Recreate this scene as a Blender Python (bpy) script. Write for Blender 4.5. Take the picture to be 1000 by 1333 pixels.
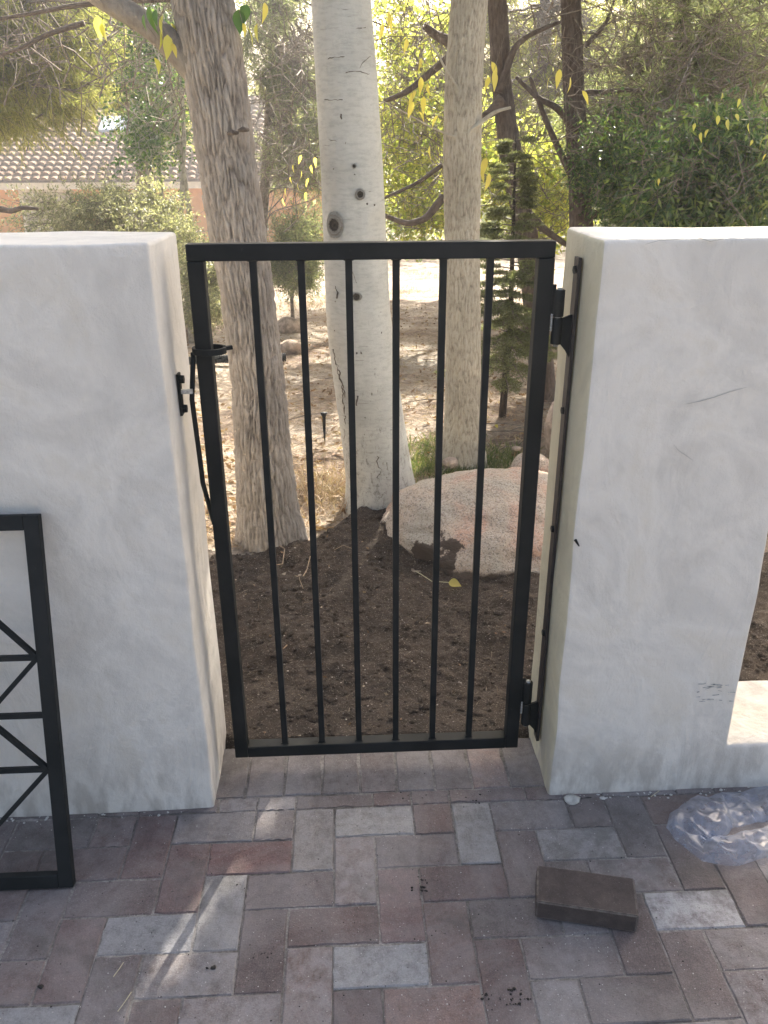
import bpy, bmesh, math, random
import numpy as np
from mathutils import Vector, Matrix
R = math.radians
for o in list(bpy.data.objects): bpy.data.objects.remove(o)
S = bpy.context.scene; COL = S.collection

# ---------------------------------------------------------------- camera
F = 1056.0; TH = R(23.689); YAW = R(2.667); ROLL = R(-0.308); H = 1.61
fw = np.array([math.sin(YAW)*math.cos(TH), math.cos(YAW)*math.cos(TH), -math.sin(TH)])
r0 = np.array([math.cos(YAW), -math.sin(YAW), 0.0]); u0 = np.cross(r0, fw)
rt = r0*math.cos(ROLL)+u0*math.sin(ROLL); up = -r0*math.sin(ROLL)+u0*math.cos(ROLL)
cd = bpy.data.cameras.new('camera'); cam = bpy.data.objects.new('camera', cd); COL.objects.link(cam)
cam.matrix_world = Matrix(((rt[0], up[0], -fw[0], 0), (rt[1], up[1], -fw[1], 0), (rt[2], up[2], -fw[2], H), (0, 0, 0, 1)))
cd.sensor_fit = 'VERTICAL'; cd.sensor_height = 24; cd.lens = 24*F/1333.0; cd.clip_end = 1000; cd.clip_start = .02
S.camera = cam
# ---------------------------------------------------------------- light
SUN_AZ, SUN_EL = R(20), R(38)          # towards +y, a little to the right
sdir = Vector((math.sin(SUN_AZ)*math.cos(SUN_EL), math.cos(SUN_AZ)*math.cos(SUN_EL), math.sin(SUN_EL)))
W = bpy.data.worlds.new('World'); S.world = W; W.use_nodes = True
nt = W.node_tree; bg = nt.nodes['Background']
sky = nt.nodes.new('ShaderNodeTexSky'); sky.sky_type = 'NISHITA'; sky.sun_disc = False
sky.sun_elevation = SUN_EL; sky.sun_rotation = SUN_AZ; sky.air_density = 1.0; sky.dust_density = 8.5; sky.ozone_density = 0.3
nt.links.new(sky.outputs[0], bg.inputs[0]); bg.inputs[1].default_value = 0.10
sl = bpy.data.lights.new('sun', 'SUN'); sl.energy = 5.0; sl.angle = R(0.53); sl.color = (1, .93, .82)
so = bpy.data.objects.new('sun', sl); COL.objects.link(so); so.rotation_euler = sdir.to_track_quat('Z', 'Y').to_euler()
S.view_settings.view_transform = 'Standard'; S.view_settings.look = 'None'
S.view_settings.gamma = 1; S.view_settings.use_curve_mapping = False; S.view_settings.exposure = 2.15

# ---------------------------------------------------------------- helpers
def ray(x, y): return fw+rt*(x-500)/F-up*(y-666.5)/F
def at(x, y, Y):
    d = ray(x, y); return Vector(d*(Y/d[1]))+Vector((0, 0, H))
def gh(x, y):                       # garden slope
    y = np.asarray(y, float); return -1.55*np.clip((y-4.2)/26.0, 0, 1)
def on_ground(x, y):
    d = ray(x, y); t = 1.0
    while H+d[2]*t > float(gh(0, d[1]*t)) and t < 200: t += .01
    return Vector((d[0]*t, d[1]*t, float(gh(0, d[1]*t))))
def pxm(p):                         # metres per photo pixel at a world point
    return float((np.array(p)-[0, 0, H])@fw)/F
rng = np.random.default_rng(5); random.seed(5)

def _h(ix, iy, iz, s):
    n = (ix*374761393+iy*668265263+iz*2147483647+s*974634777) & 0xffffffff
    n = ((n ^ (n >> 13))*1274126177) & 0xffffffff
    return ((n ^ (n >> 16)) & 0xffff)/65535.0
def vnoise(x, y, z=0, s=0):
    x, y, z = np.broadcast_arrays(np.asarray(x, float), np.asarray(y, float), np.asarray(z, float))
    ix, iy, iz = [np.floor(a).astype(np.int64) for a in (x, y, z)]
    fx, fy, fz = x-ix, y-iy, z-iz
    fx, fy, fz = [a*a*(3-2*a) for a in (fx, fy, fz)]
    r = 0
    for dx in (0, 1):
        for dy in (0, 1):
            for dz in (0, 1):
                r = r+_h(ix+dx, iy+dy, iz+dz, s)*(fx if dx else 1-fx)*(fy if dy else 1-fy)*(fz if dz else 1-fz)
    return r
def fbm(x, y, z=0, o=4, s=0):
    a, t, r = .5, 0, 0
    for k in range(o):
        r = r+a*vnoise(x*2**k, y*2**k, np.asarray(z)*2**k, s+k); t += a; a *= .5
    return r/t

def cell(u, v, s=0, wrap=None):
    u, v = np.broadcast_arrays(np.asarray(u, float), np.asarray(v, float)); iu, iv = np.floor(u).astype(np.int64), np.floor(v).astype(np.int64)
    f1 = np.full(u.shape, 9.0); f2 = np.full(u.shape, 9.0)
    for du in (-1, 0, 1):
        for dv in (-1, 0, 1):
            a, b = iu+du, iv+dv; h = a % wrap if wrap else a
            d = np.hypot(a+.1+.8*_h(h, b, 1, s)-u, b+.1+.8*_h(h, b, 2, s+7)-v)
            f2 = np.where(d < f1, f1, np.minimum(f2, d)); f1 = np.minimum(f1, d)
    return f1, f2
def tag(o, label=None, cat=None, group=None, kind=None):
    for k, v in (('label', label), ('category', cat), ('group', group), ('kind', kind)):
        if v: o[k] = v
    return o
def thing(name, label, cat, loc=(0, 0, 0), group=None):
    o = bpy.data.objects.new(name, None); COL.objects.link(o); o.location = loc
    o.empty_display_size = .1
    return tag(o, label, cat, group)
def link(name, me, mat, parent=None, smooth=False):
    o = bpy.data.objects.new(name, me); COL.objects.link(o)
    if mat is not None and not me.materials: me.materials.append(mat)
    if smooth: me.polygons.foreach_set('use_smooth', [True]*len(me.polygons))
    if parent is not None:
        o.parent = parent
        o.matrix_parent_inverse = Matrix.Translation(-parent.location)   # parents are only moved, never turned
    return o
def mesh_np(V, Q, k):
    me = bpy.data.meshes.new('mesh'); V = np.asarray(V, np.float32); Q = np.asarray(Q, np.int32)
    me.vertices.add(len(V)); me.vertices.foreach_set('co', V.ravel())
    me.loops.add(len(Q)*k); me.loops.foreach_set('vertex_index', Q.ravel())
    me.polygons.add(len(Q)); me.polygons.foreach_set('loop_start', np.arange(0, len(Q)*k, k, dtype=np.int32))
    me.polygons.foreach_set('loop_total', np.full(len(Q), k, np.int32))
    me.update(calc_edges=True); return me
def grid_faces(nr, nc, wrap=False):
    r = np.arange(nr-1)[:, None]; c = np.arange(nc if wrap else nc-1)[None, :]; c2 = (c+1) % nc
    return np.stack([r*nc+c, r*nc+c2, (r+1)*nc+c2, (r+1)*nc+c], -1).reshape(-1, 4)
def bm_mesh(bm):
    me = bpy.data.meshes.new('mesh'); bm.to_mesh(me); bm.free(); return me
class MB:                           # collects simple shapes into one mesh
    def __init__(s): s.v = []; s.f = []
    def add(s, V, Fs):
        n = len(s.v); s.v += [tuple(p) for p in V]; s.f += [tuple(i+n for i in f) for f in Fs]; return s
    def bar(s, a, b, w, h, side=(1, 0, 0)):       # rectangular section between two points
        a, b = Vector(a), Vector(b); d = (b-a).normalized(); x = Vector(side)
        x = (x-d*x.dot(d)).normalized(); y = d.cross(x)
        V = [p+x*sx*w/2+y*sy*h/2 for p in (a, b) for sx, sy in ((-1, -1), (1, -1), (1, 1), (-1, 1))]
        return s.add(V, [(3, 2, 1, 0), (4, 5, 6, 7)]+[(i, (i+1) % 4, (i+1) % 4+4, i+4) for i in range(4)])
    def tube(s, pts, rad, n=8):
        pts = [Vector(p) for p in pts]; rad = rad if hasattr(rad, '__len__') else [rad]*len(pts)
        V = []; Fs = []; x = None
        for i, p in enumerate(pts):
            d = (pts[min(i+1, len(pts)-1)]-pts[max(i-1, 0)]).normalized()
            if x is None: x = d.orthogonal().normalized()
            x = (x-d*x.dot(d)); x = x.normalized() if x.length > 1e-6 else d.orthogonal().normalized(); y = d.cross(x)
            V += [p+(x*math.cos(a)+y*math.sin(a))*rad[i] for a in [2*math.pi*k/n for k in range(n)]]
        for i in range(len(pts)-1):
            for k in range(n): Fs.append((i*n+k, i*n+(k+1) % n, (i+1)*n+(k+1) % n, (i+1)*n+k))
        Fs += [tuple(range(n-1, -1, -1)), tuple(range((len(pts)-1)*n, len(pts)*n))]
        return s.add(V, Fs)
    def build(s, name, mat, parent=None, smooth=False, bevel=0, seg=2):
        me = bpy.data.meshes.new('mesh'); me.from_pydata(s.v, [], s.f); me.update()
        o = link(name, me, mat, parent, smooth)
        if bevel:
            m = o.modifiers.new('bevel', 'BEVEL'); m.width = bevel; m.segments = seg; m.limit_method = 'ANGLE'
        return o

# ---------------------------------------------------------------- materials
def mat_new(name):
    m = bpy.data.materials.new(name); m.use_nodes = True; t = m.node_tree
    return m, t, t.nodes['Principled BSDF'], t.nodes['Material Output']
def N(t, k, **kw):
    n = t.nodes.new('ShaderNode'+k)
    for a, b in kw.items():
        if a in n.inputs.keys(): n.inputs[a].default_value = b
        else: setattr(n, a, b)
    return n
def coords(t, scale=(1, 1, 1), kind='Object'):
    c = N(t, 'TexCoord'); mp = N(t, 'Mapping'); mp.inputs['Scale'].default_value = scale
    t.links.new(c.outputs[kind], mp.inputs['Vector']); return mp.outputs[0]
def noise(t, vec, scale, detail=4, rough=.55, dist=0):
    n = N(t, 'TexNoise'); n.inputs['Scale'].default_value = scale; n.inputs['Detail'].default_value = detail
    n.inputs['Roughness'].default_value = rough; n.inputs['Distortion'].default_value = dist
    t.links.new(vec, n.inputs['Vector']); m = N(t, 'MapRange'); m.inputs[1].default_value = .22; m.inputs[2].default_value = .78; t.links.new(n.outputs['Fac'], m.inputs[0]); return m.outputs[0]
def ramp(t, fac, stops, interp='LINEAR'):
    r = N(t, 'ValToRGB'); r.color_ramp.interpolation = interp; e = r.color_ramp.elements
    while len(e) < len(stops): e.new(.5)
    for q, (p, c) in zip(e, stops):
        q.position = p; q.color = (c if hasattr(c, '__len__') else (c, c, c))+((1,) if hasattr(c, '__len__') and len(c) == 3 else ()) if hasattr(c, '__len__') else (c, c, c, 1)
    t.links.new(fac, r.inputs[0]); return r.outputs[0]
def mix(t, fac, a, b, mode='MIX'):
    m = N(t, 'MixRGB', blend_type=mode)
    for i, v in ((0, fac), (1, a), (2, b)):
        if isinstance(v, (int, float)): m.inputs[i].default_value = v if i == 0 else (v, v, v, 1)
        elif isinstance(v, tuple): m.inputs[i].default_value = v+(1,)*(4-len(v))
        else: t.links.new(v, m.inputs[i])
    return m.outputs[0]
def bump(t, p, h, strength, dist=.01, prev=None):
    b = N(t, 'Bump'); b.inputs['Strength'].default_value = strength; b.inputs['Distance'].default_value = dist
    t.links.new(h, b.inputs['Height'])
    if prev is not None: t.links.new(prev, b.inputs['Normal'])
    t.links.new(b.outputs[0], p.inputs['Normal']); return b.outputs[0]
def simple(name, col, rough=.6, var=.0, scale=20, bumpd=0, metal=0):
    m, t, p, o = mat_new(name); v = coords(t)
    n = noise(t, v, scale)
    c = ramp(t, n, [(.3, tuple(x*(1-var) for x in col)), (.7, tuple(min(1, x*(1+var)) for x in col))])
    t.links.new(c, p.inputs['Base Color']); p.inputs['Roughness'].default_value = rough; p.inputs['Metallic'].default_value = metal
    if bumpd: bump(t, p, noise(t, v, scale*4), 1, bumpd)
    return m

def stucco(name, base, warm):
    m, t, p, o = mat_new(name); v = coords(t)
    big = noise(t, v, 2.6, 4, .6, 1.6); mid = noise(t, v, 7, 5, .6, 1.2)
    c = ramp(t, big, [(.3, tuple(x*.88 for x in base)), (.55, base), (.75, warm)])
    c = mix(t, .5, c, ramp(t, mid, [(.22, .89), (.45, 1.0), (.62, 1.0), (.82, .94)]), 'MULTIPLY')
    sp = N(t, 'TexVoronoi'); sp.inputs['Scale'].default_value = 5.5; t.links.new(v, sp.inputs['Vector'])
    dirt = ramp(t, sp.outputs['Distance'], [(.02, 1), (.13, 0)]); msk = ramp(t, noise(t, v, 3.1), [(.50, 0), (.62, 1)])
    d = mix(t, 1, dirt, msk, 'MULTIPLY')
    g = N(t, 'SeparateXYZ'); t.links.new(N(t, 'NewGeometry').outputs['Position'], g.inputs[0])
    c = mix(t, mix(t, 1, d, .35, 'MULTIPLY'), c, (.38, .37, .33))
    # grime picked up from the paving along the foot of the wall
    foot = N(t, 'MapRange'); foot.inputs[1].default_value = .24; foot.inputs[2].default_value = 0.0
    t.links.new(g.outputs[2], foot.inputs[0])
    fm = mix(t, 1, foot.outputs[0], ramp(t, noise(t, coords(t, (1, 1, .35)), 22, 5), [(.35, 0), (.7, .85)]), 'MULTIPLY')
    c = mix(t, fm, c, (.40, .36, .31))
    t.links.new(c, p.inputs['Base Color']); p.inputs['Roughness'].default_value = .85
    p.inputs['Specular IOR Level'].default_value = .25
    trow = noise(t, coords(t, (1, 1, .45)), 6, 3, .5, 2.0)
    b1 = bump(t, p, trow, .55, .012); b2 = bump(t, p, noise(t, v, 34, 5, .7), .5, .005, b1)
    bump(t, p, noise(t, v, 260, 4, .8), .6, .0018, b2)
    return m
M = {}
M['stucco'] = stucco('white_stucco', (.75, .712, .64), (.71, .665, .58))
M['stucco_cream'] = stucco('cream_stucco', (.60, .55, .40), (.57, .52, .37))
def iron():
    m, t, p, o = mat_new('black_powder_coat'); v = coords(t)
    c = ramp(t, noise(t, v, 9, 3), [(.3, (.009, .011, .011)), (.7, (.016, .018, .018))])
    dust = ramp(t, noise(t, v, 60, 6, .7), [(.75, 0), (.95, .2)])
    c = mix(t, dust, c, (.12, .11, .1)); t.links.new(c, p.inputs['Base Color'])
    p.inputs['Roughness'].default_value = .6; p.inputs['Specular IOR Level'].default_value = .22; bump(t, p, noise(t, v, 500, 2), .25, .0006); return m
M['iron'] = iron()
M['rust'] = simple('dark_strap_iron', (.022, .018, .018), .5, .3, 40, .0005)
M['zinc'] = simple('zinc_weld', (.45, .46, .46), .35, .2, 200, .0005, .8)
def paver():
    m, t, p, o = mat_new('worn_paver'); v = coords(t)
    oi = N(t, 'ObjectInfo')
    add = N(t, 'VectorMath', operation='ADD'); t.links.new(v, add.inputs[0])
    sc = N(t, 'VectorMath', operation='SCALE'); sc.inputs['Scale'].default_value = 37.0
    cmb = N(t, 'CombineXYZ'); t.links.new(oi.outputs['Random'], cmb.inputs[0]); t.links.new(oi.outputs['Random'], cmb.inputs[1])
    t.links.new(cmb.outputs[0], sc.inputs[0]); t.links.new(sc.outputs[0], add.inputs[1]); v = add.outputs[0]
    base = mix(t, .65, oi.outputs['Color'], ramp(t, noise(t, v, 14, 6, .65), [(.1, .62), (.5, 1), (.9, 1.42)]), 'MULTIPLY')
    base = mix(t, .7, base, ramp(t, noise(t, v, 95, 5, .8), [(.15, .6), (.5, 1), (.85, 1.45)]), 'MULTIPLY')
    base = mix(t, .8, base, ramp(t, noise(t, v, 300, 3, .85), [(.12, .45), (.5, 1), (.88, 1.7)]), 'MULTIPLY')
    wp = N(t, 'NewGeometry').outputs['Position']                     # dust and marks run over the joints
    dust = ramp(t, noise(t, wp, 3.0, 7, .7, .8), [(.32, 0.0), (.9, .50)])
    c = mix(t, dust, base, (.34, .325, .32))
    grit = ramp(t, noise(t, wp, 240, 3, .8), [(.70, 0), (.80, .7)])
    gm = ramp(t, noise(t, wp, 5, 4, .6), [(.38, .12), (.7, .75)])
    c = mix(t, mix(t, 1, grit, gm, 'MULTIPLY'), c, (.52, .50, .48))
    al = mix(t, 1, oi.outputs['Alpha'], ramp(t, noise(t, v, 26, 8, .75), [(.3, .15), (.6, 1)]), 'MULTIPLY')
    c = mix(t, al, c, (.50, .50, .50))                               # lime bloom on some pavers
    pit = ramp(t, noise(t, wp, 75, 5, .7), [(.15, .8), (.22, 0)])
    c = mix(t, pit, c, (.05, .045, .04))
    sta = mix(t, 1, ramp(t, noise(t, wp, 2.1, 4, .6, .5), [(.60, 0), (.72, .5)]), ramp(t, noise(t, wp, 20, 5), [(.4, .3), (.6, 1)]), 'MULTIPLY')
    c = mix(t, sta, c, (.07, .065, .055))
    t.links.new(c, p.inputs['Base Color']); p.inputs['Roughness'].default_value = .8
    b1 = bump(t, p, noise(t, v, 30, 5, .6), .6, .004); bump(t, p, noise(t, v, 260, 5, .75), .8, .0022, b1); return m
M['paver'] = paver()
def sand_mat():
    m, t, p, o = mat_new('joint_sand'); v = coords(t)
    c = ramp(t, noise(t, v, 5, 6, .75), [(.2, (.07, .062, .056)), (.5, (.19, .175, .16)), (.85, (.34, .32, .30))])
    c = mix(t, .8, c, ramp(t, noise(t, v, 120, 4, .8), [(.2, .5), (.8, 1.4)]), 'MULTIPLY')
    t.links.new(c, p.inputs['Base Color']); p.inputs['Roughness'].default_value = .95; bump(t, p, noise(t, v, 250, 3), 1, .002); return m
M['sand'] = sand_mat()
def soil_mat():
    m, t, p, o = mat_new('dark_soil'); v = coords(t)
    c = ramp(t, noise(t, v, 8, 6, .7), [(.3, (.048, .033, .021)), (.6, (.085, .060, .041)), (.8, (.10, .075, .055))])
    sp = ramp(t, noise(t, v, 170, 3, .8), [(.66, 0), (.74, 1)]); c = mix(t, sp, c, (.30, .25, .19))
    t.links.new(c, p.inputs['Base Color']); p.inputs['Roughness'].default_value = .95
    b = bump(t, p, noise(t, v, 45, 6, .7), 1, .012); bump(t, p, noise(t, v, 220, 4, .8), 1, .004, b); return m
M['soil'] = soil_mat()
def litter_mat():
    m, t, p, o = mat_new('needle_litter_ground'); v = coords(t)
    c = ramp(t, noise(t, v, 1.3, 5, .65, .5), [(.2, (.17, .11, .075)), (.5, (.40, .32, .24)), (.8, (.58, .50, .41))])
    c = mix(t, .8, c, ramp(t, noise(t, v, 30, 6, .8), [(.25, .45), (.5, 1), (.75, 1.4)]), 'MULTIPLY')
    t.links.new(c, p.inputs['Base Color']); p.inputs['Roughness'].default_value = .95
    b = bump(t, p, noise(t, v, 12, 6, .7), 1, .05); bump(t, p, noise(t, v, 90, 4, .8), 1, .01, b); return m
M['litter'] = litter_mat()
def granite():
    m, t, p, o = mat_new('pink_granite'); v = coords(t)
    c = ramp(t, noise(t, v, 3.2, 5, .6, .4), [(.2, (.40, .36, .29)), (.45, (.46, .37, .285)), (.65, (.50, .32, .23)), (.9, (.36, .29, .23))])
    g = N(t, 'TexVoronoi'); g.inputs['Scale'].default_value = 200; t.links.new(v, g.inputs['Vector'])
    gs = N(t, 'SeparateXYZ'); t.links.new(g.outputs['Color'], gs.inputs[0])
    c = mix(t, ramp(t, gs.outputs[0], [(.70, 0), (.78, .4)]), c, (.56, .50, .44))
    c = mix(t, ramp(t, gs.outputs[1], [(.76, 0), (.84, .6)]), c, (.14, .115, .10))
    # potting soil spilled over the front
    sx = N(t, 'SeparateXYZ'); t.links.new(v, sx.inputs[0])
    m1 = N(t, 'MapRange'); t.links.new(sx.outputs[0], m1.inputs[0]); m1.inputs[1].default_value = .02; m1.inputs[2].default_value = -.50
    m2 = N(t, 'MapRange'); t.links.new(sx.outputs[1], m2.inputs[0]); m2.inputs[1].default_value = -.10; m2.inputs[2].default_value = -.30
    mm = mix(t, 1, m1.outputs[0], m2.outputs[0], 'MULTIPLY')
    ns = mix(t, 1, ramp(t, noise(t, v, 9, 5, .6), [(.0, 0), (1, .7)]), mm, 'ADD')
    spill = ramp(t, ns, [(.90, 0), (.94, 1)])
    m3 = N(t, 'MapRange'); t.links.new(sx.outputs[2], m3.inputs[0]); m3.inputs[1].default_value = .06; m3.inputs[2].default_value = -.05
    foot = ramp(t, mix(t, 1, mix(t, .6, 0.0, noise(t, v, 12, 5)), m3.outputs[0], 'ADD'), [(.78, 0), (.95, .9)])
    c = mix(t, mix(t, 1, spill, foot, 'LIGHTEN'), c, (.07, .05, .036))
    t.links.new(c, p.inputs['Base Color']); p.inputs['Roughness'].default_value = .8
    b = bump(t, p, noise(t, v, 18, 6, .65), .8, .02); bump(t, p, noise(t, v, 160, 4, .7), .7, .004, b); return m
M['granite'] = granite()
M['stone'] = simple('tan_stone', (.40, .31, .24), .85, .35, 14, .01)
def bark(name, ridge, furrow, extra, sc=1.0):
    m, t, p, o = mat_new(name); v = coords(t, (1, 1, .6))
    at_ = N(t, 'Attribute', attribute_name='ridge')
    n = noise(t, v, 38*sc, 6, .7, .4)
    f = mix(t, .45, at_.outputs['Fac'], n)
    c = ramp(t, f, [(.16, furrow), (.34, tuple((a+b)/2 for a, b in zip(ridge, furrow))), (.52, ridge), (.85, extra)])
    c = mix(t, .5, c, ramp(t, noise(t, coords(t), 5, 4), [(.3, .8), (.7, 1.2)]), 'MULTIPLY')
    t.links.new(c, p.inputs['Base Color']); p.inputs['Roughness'].default_value = .9
    b = bump(t, p, n, .9, .008); bump(t, p, noise(t, coords(t, (1, 1, .4)), 140, 4, .7), .8, .002, b); return m
M['bark_cotton'] = bark('furrowed_grey_bark', (.34, .295, .24), (.10, .078, .06), (.43, .385, .33))
M['bark_mid'] = bark('fine_furrowed_bark', (.41, .37, .285), (.15, .12, .09), (.49, .455, .365), 1.5)
M['bark_dark'] = bark('dark_pine_bark', (.105, .080, .062), (.035, .027, .022), (.16, .13, .11), 1.2)
def aspen_bark():
    m, t, p, o = mat_new('smooth_aspen_bark'); v = coords(t)
    c = ramp(t, noise(t, v, 3.0, 4, .5), [(.2, (.38, .375, .33)), (.55, (.49, .485, .43)), (.9, (.44, .42, .35))])
    c = mix(t, .45, c, ramp(t, noise(t, coords(t, (1, 1, 3.5)), 22, 5, .7), [(.3, .72), (.5, 1), (.7, 1.08)]), 'MULTIPLY')
    len_ = noise(t, coords(t, (1, 1, 9)), 9, 3, .5, .3)                           # thin horizontal lenticels
    lm = mix(t, 1, ramp(t, len_, [(.15, .6), (.21, 0)]), ramp(t, noise(t, v, 7, 3), [(.52, 0), (.75, 1)]), 'MULTIPLY')
    c = mix(t, lm, c, (.09, .075, .06))
    vo = N(t, 'TexVoronoi'); vo.inputs['Scale'].default_value = 13; t.links.new(coords(t, (1, 1, .8)), vo.inputs['Vector'])
    vm = mix(t, 1, ramp(t, vo.outputs['Distance'], [(.05, 1), (.08, 0)]), ramp(t, noise(t, v, 5.2, 3), [(.52, 0), (.60, 1)]), 'MULTIPLY')
    c = mix(t, vm, c, (.06, .05, .04))
    sx = N(t, 'SeparateXYZ'); t.links.new(v, sx.inputs[0])                        # rough dark cracks climb from the foot
    mr = N(t, 'MapRange'); t.links.new(sx.outputs[2], mr.inputs[0]); mr.inputs[1].default_value = 1.35; mr.inputs[2].default_value = 0
    crk = noise(t, coords(t, (1, 1, .5)), 40, 7, .85, .5)
    cm = ramp(t, mix(t, 1, mix(t, .28, 0.0, mr.outputs[0]), mix(t, 1.0, 1.0, crk, 'SUBTRACT'), 'ADD'), [(.78, 0), (.95, .75)])
    c = mix(t, cm, c, (.14, .12, .10))
    t.links.new(c, p.inputs['Base Color']); p.inputs['Roughness'].default_value = .7
    b = bump(t, p, crk, .35, .004); bump(t, p, noise(t, coords(t, (1, 1, 2.5)), 60, 5), .4, .002, b); return m
M['aspen'] = aspen_bark()
def leafmat(name, cols, trans=.45, rough=.5):
    m, t, p, o = mat_new(name); g = N(t, 'NewGeometry')
    c = ramp(t, g.outputs['Random Per Island'], [(i/max(1, len(cols)-1), q) for i, q in enumerate(cols)])
    t.links.new(c, p.inputs['Base Color']); p.inputs['Roughness'].default_value = rough
    tr = N(t, 'BsdfTranslucent'); ms = N(t, 'MixShader'); ms.inputs[0].default_value = trans
    c2 = mix(t, 1, c, (1.5, 1.6, .9), 'MULTIPLY'); t.links.new(c2, tr.inputs[0])
    t.links.new(p.outputs[0], ms.inputs[1]); t.links.new(tr.outputs[0], ms.inputs[2]); t.links.new(ms.outputs[0], o.inputs[0]); return m
M['pine'] = leafmat('pine_needles', [(.13, .15, .05), (.20, .21, .08), (.27, .265, .12), (.36, .32, .16)], .65)
M['pine_grey'] = leafmat('grey_pine_needles', [(.10, .12, .075), (.15, .17, .105), (.22, .23, .15), (.30, .29, .20)], .62)
M['sage'] = leafmat('silver_leaves', [(.13, .14, .085), (.20, .20, .13), (.28, .275, .19), (.38, .36, .28)], .42)
M['green'] = leafmat('green_leaves', [(.030, .065, .022), (.05, .10, .030), (.085, .15, .045), (.16, .22, .05)], .45, .35)
M['darkgreen'] = leafmat('dark_glossy_leaves', [(.040, .075, .036), (.065, .11, .05), (.11, .165, .065), (.22, .26, .09)], .55, .3)
M['spruce'] = leafmat('spruce_needles', [(.09, .10, .05), (.15, .16, .085), (.22, .22, .13)], .5)
M['yellow'] = leafmat('yellow_leaves', [(.34, .34, .08), (.50, .45, .12), (.56, .46, .14), (.36, .40, .12)], .6)
M['yellowgreen'] = leafmat('yellow_green_leaves', [(.17, .22, .06), (.30, .32, .09), (.46, .42, .13), (.24, .28, .08)], .58)
M['straw'] = leafmat('dry_straw', [(.22, .15, .09), (.36, .27, .18), (.48, .40, .30), (.30, .19, .11)], .1, .8)
M['dryleaf'] = leafmat('dry_leaves', [(.16, .09, .05), (.30, .19, .11), (.44, .35, .25)], .15, .8)
M['grass'] = leafmat('grass_blades', [(.05, .085, .03), (.09, .12, .04), (.22, .20, .10)], .4)
M['twig'] = simple('twig_bark', (.17, .14, .11), .9, .35, 30)
M['twig_pale'] = simple('pale_twig_bark', (.36, .34, .28), .9, .25, 30)

# ================================================================= SETTING
def sheet(name, xs, ys, zf, mat, kind='structure'):
    X, Y = np.meshgrid(xs, ys); Z = zf(X, Y)
    me = mesh_np(np.stack([X, Y, Z], -1).reshape(-1, 3), grid_faces(len(ys), len(xs)), 4)
    o = link(name, me, mat, None, True); return tag(o, kind=kind)
# patio bed: joint sand below the pavers
sheet('patio', np.linspace(-30, 30, 61), np.linspace(-40, 1.93, 43), lambda x, y: x*0-.0018, M['sand'])
xs = np.concatenate([np.linspace(-90, -9, 40), np.linspace(-8.8, 8.8, 440), np.linspace(9, 90, 40)])
ys = np.concatenate([np.linspace(1.935, 12, 380), np.linspace(12.1, 30, 120), np.linspace(31, 200, 80)])
def gz_(x, y):
    amp = np.clip((y-2.2)/2, 0, 1)
    return gh(x, y)-.02+amp*(.05*(fbm(x*1.1, y*1.1, 0, 4)-.5)+.03*(fbm(x*7, y*7, 0, 3, 9)-.5))
sheet('garden_ground', xs, ys, gz_, M['litter'])
def soil_edge(x):                   # far rim of the fresh soil
    return 3.33+.38*np.exp(-((x-.15)/.30)**2)-.1*np.clip(x-.6, 0, 2)+.03*np.sin(x*17)
def soil_z(x, y):
    e = soil_edge(x)+.06*(fbm(x*9, y*9, 3, 3)-.5)
    edge = np.clip((e-y)/.10, 0, 1)*np.clip((y-1.925)/.05, 0, 1)
    edge = edge*edge*(3-2*edge)
    n = .10*(fbm(x*2.6, y*2.6, 1, 3, 2)-.5)+.055*(fbm(x*14, y*14, 2, 4, 5)-.5)+.014*(fbm(x*60, y*60, 2, 2, 7)-.5)
    hump = .03*np.exp(-(((x-.1)/.35)**2+((y-3.5)/.25)**2))
    return -.05+edge*(.062+n*np.clip((y-1.93)/.4, .15, 1)+hump)
xs = np.linspace(-1.7, 2.2, 460); ys = np.linspace(1.932, 3.95, 300)
sheet('soil_bed', xs, ys, soil_z, M['soil'])
# clods, chips and crumbs
def blobs(name, pts, rads, mat, parent=None, lvl=1, flat=.7, kind='stuff', seed=1, **kw):
    bm = bmesh.new(); bmesh.ops.create_icosphere(bm, subdivisions=lvl, radius=1)
    V0 = np.array([v.co[:] for v in bm.verts]); F0 = np.array([[v.index for v in f.verts] for f in bm.faces]); bm.free()
    g = np.random.default_rng(seed); VV = []; FF = []; n = len(V0)
    for i, (p, r) in enumerate(zip(pts, rads)):
        s = np.array([g.uniform(.7, 1.3), g.uniform(.7, 1.3), g.uniform(.5, 1)*flat]); a = g.uniform(0, 6.28)
        Q = V0*(1+g.normal(0, .13, (n, 1)))*s*r; ca, sa = math.cos(a), math.sin(a)
        Q = np.stack([Q[:, 0]*ca-Q[:, 1]*sa, Q[:, 0]*sa+Q[:, 1]*ca, Q[:, 2]], -1)+np.array(p); VV.append(Q); FF.append(F0+i*n)
    o = link(name, mesh_np(np.concatenate(VV), np.concatenate(FF), 3), mat, parent, False); return tag(o, kind=kind, **kw)
g = np.random.default_rng(11); n = 5200
px = g.uniform(-1.1, 1.5, n); py = 1.95+g.random(n)**1.0*1.6; keep = py < soil_edge(px)-.04; px, py = px[keep], py[keep]
blobs('soil_clods', np.stack([px, py, soil_z(px, py)+.001], -1), g.gamma(1.6, .0028, len(px))+.0012, M['soil'], seed=3, label='loose crumbs and clods of dark soil just beyond the gate', cat='soil')
n = 500; px = g.uniform(-1.1, 1.5, n); py = g.uniform(1.95, 3.3, n)
blobs('gravel_chips', np.stack([px, py, soil_z(px, py)+.002], -1), g.uniform(.0012, .0035, n), simple('pale_chip', (.42, .36, .30), .8, .3), seed=8, label='tiny pale stone chips scattered through the dark soil', cat='gravel')

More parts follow.
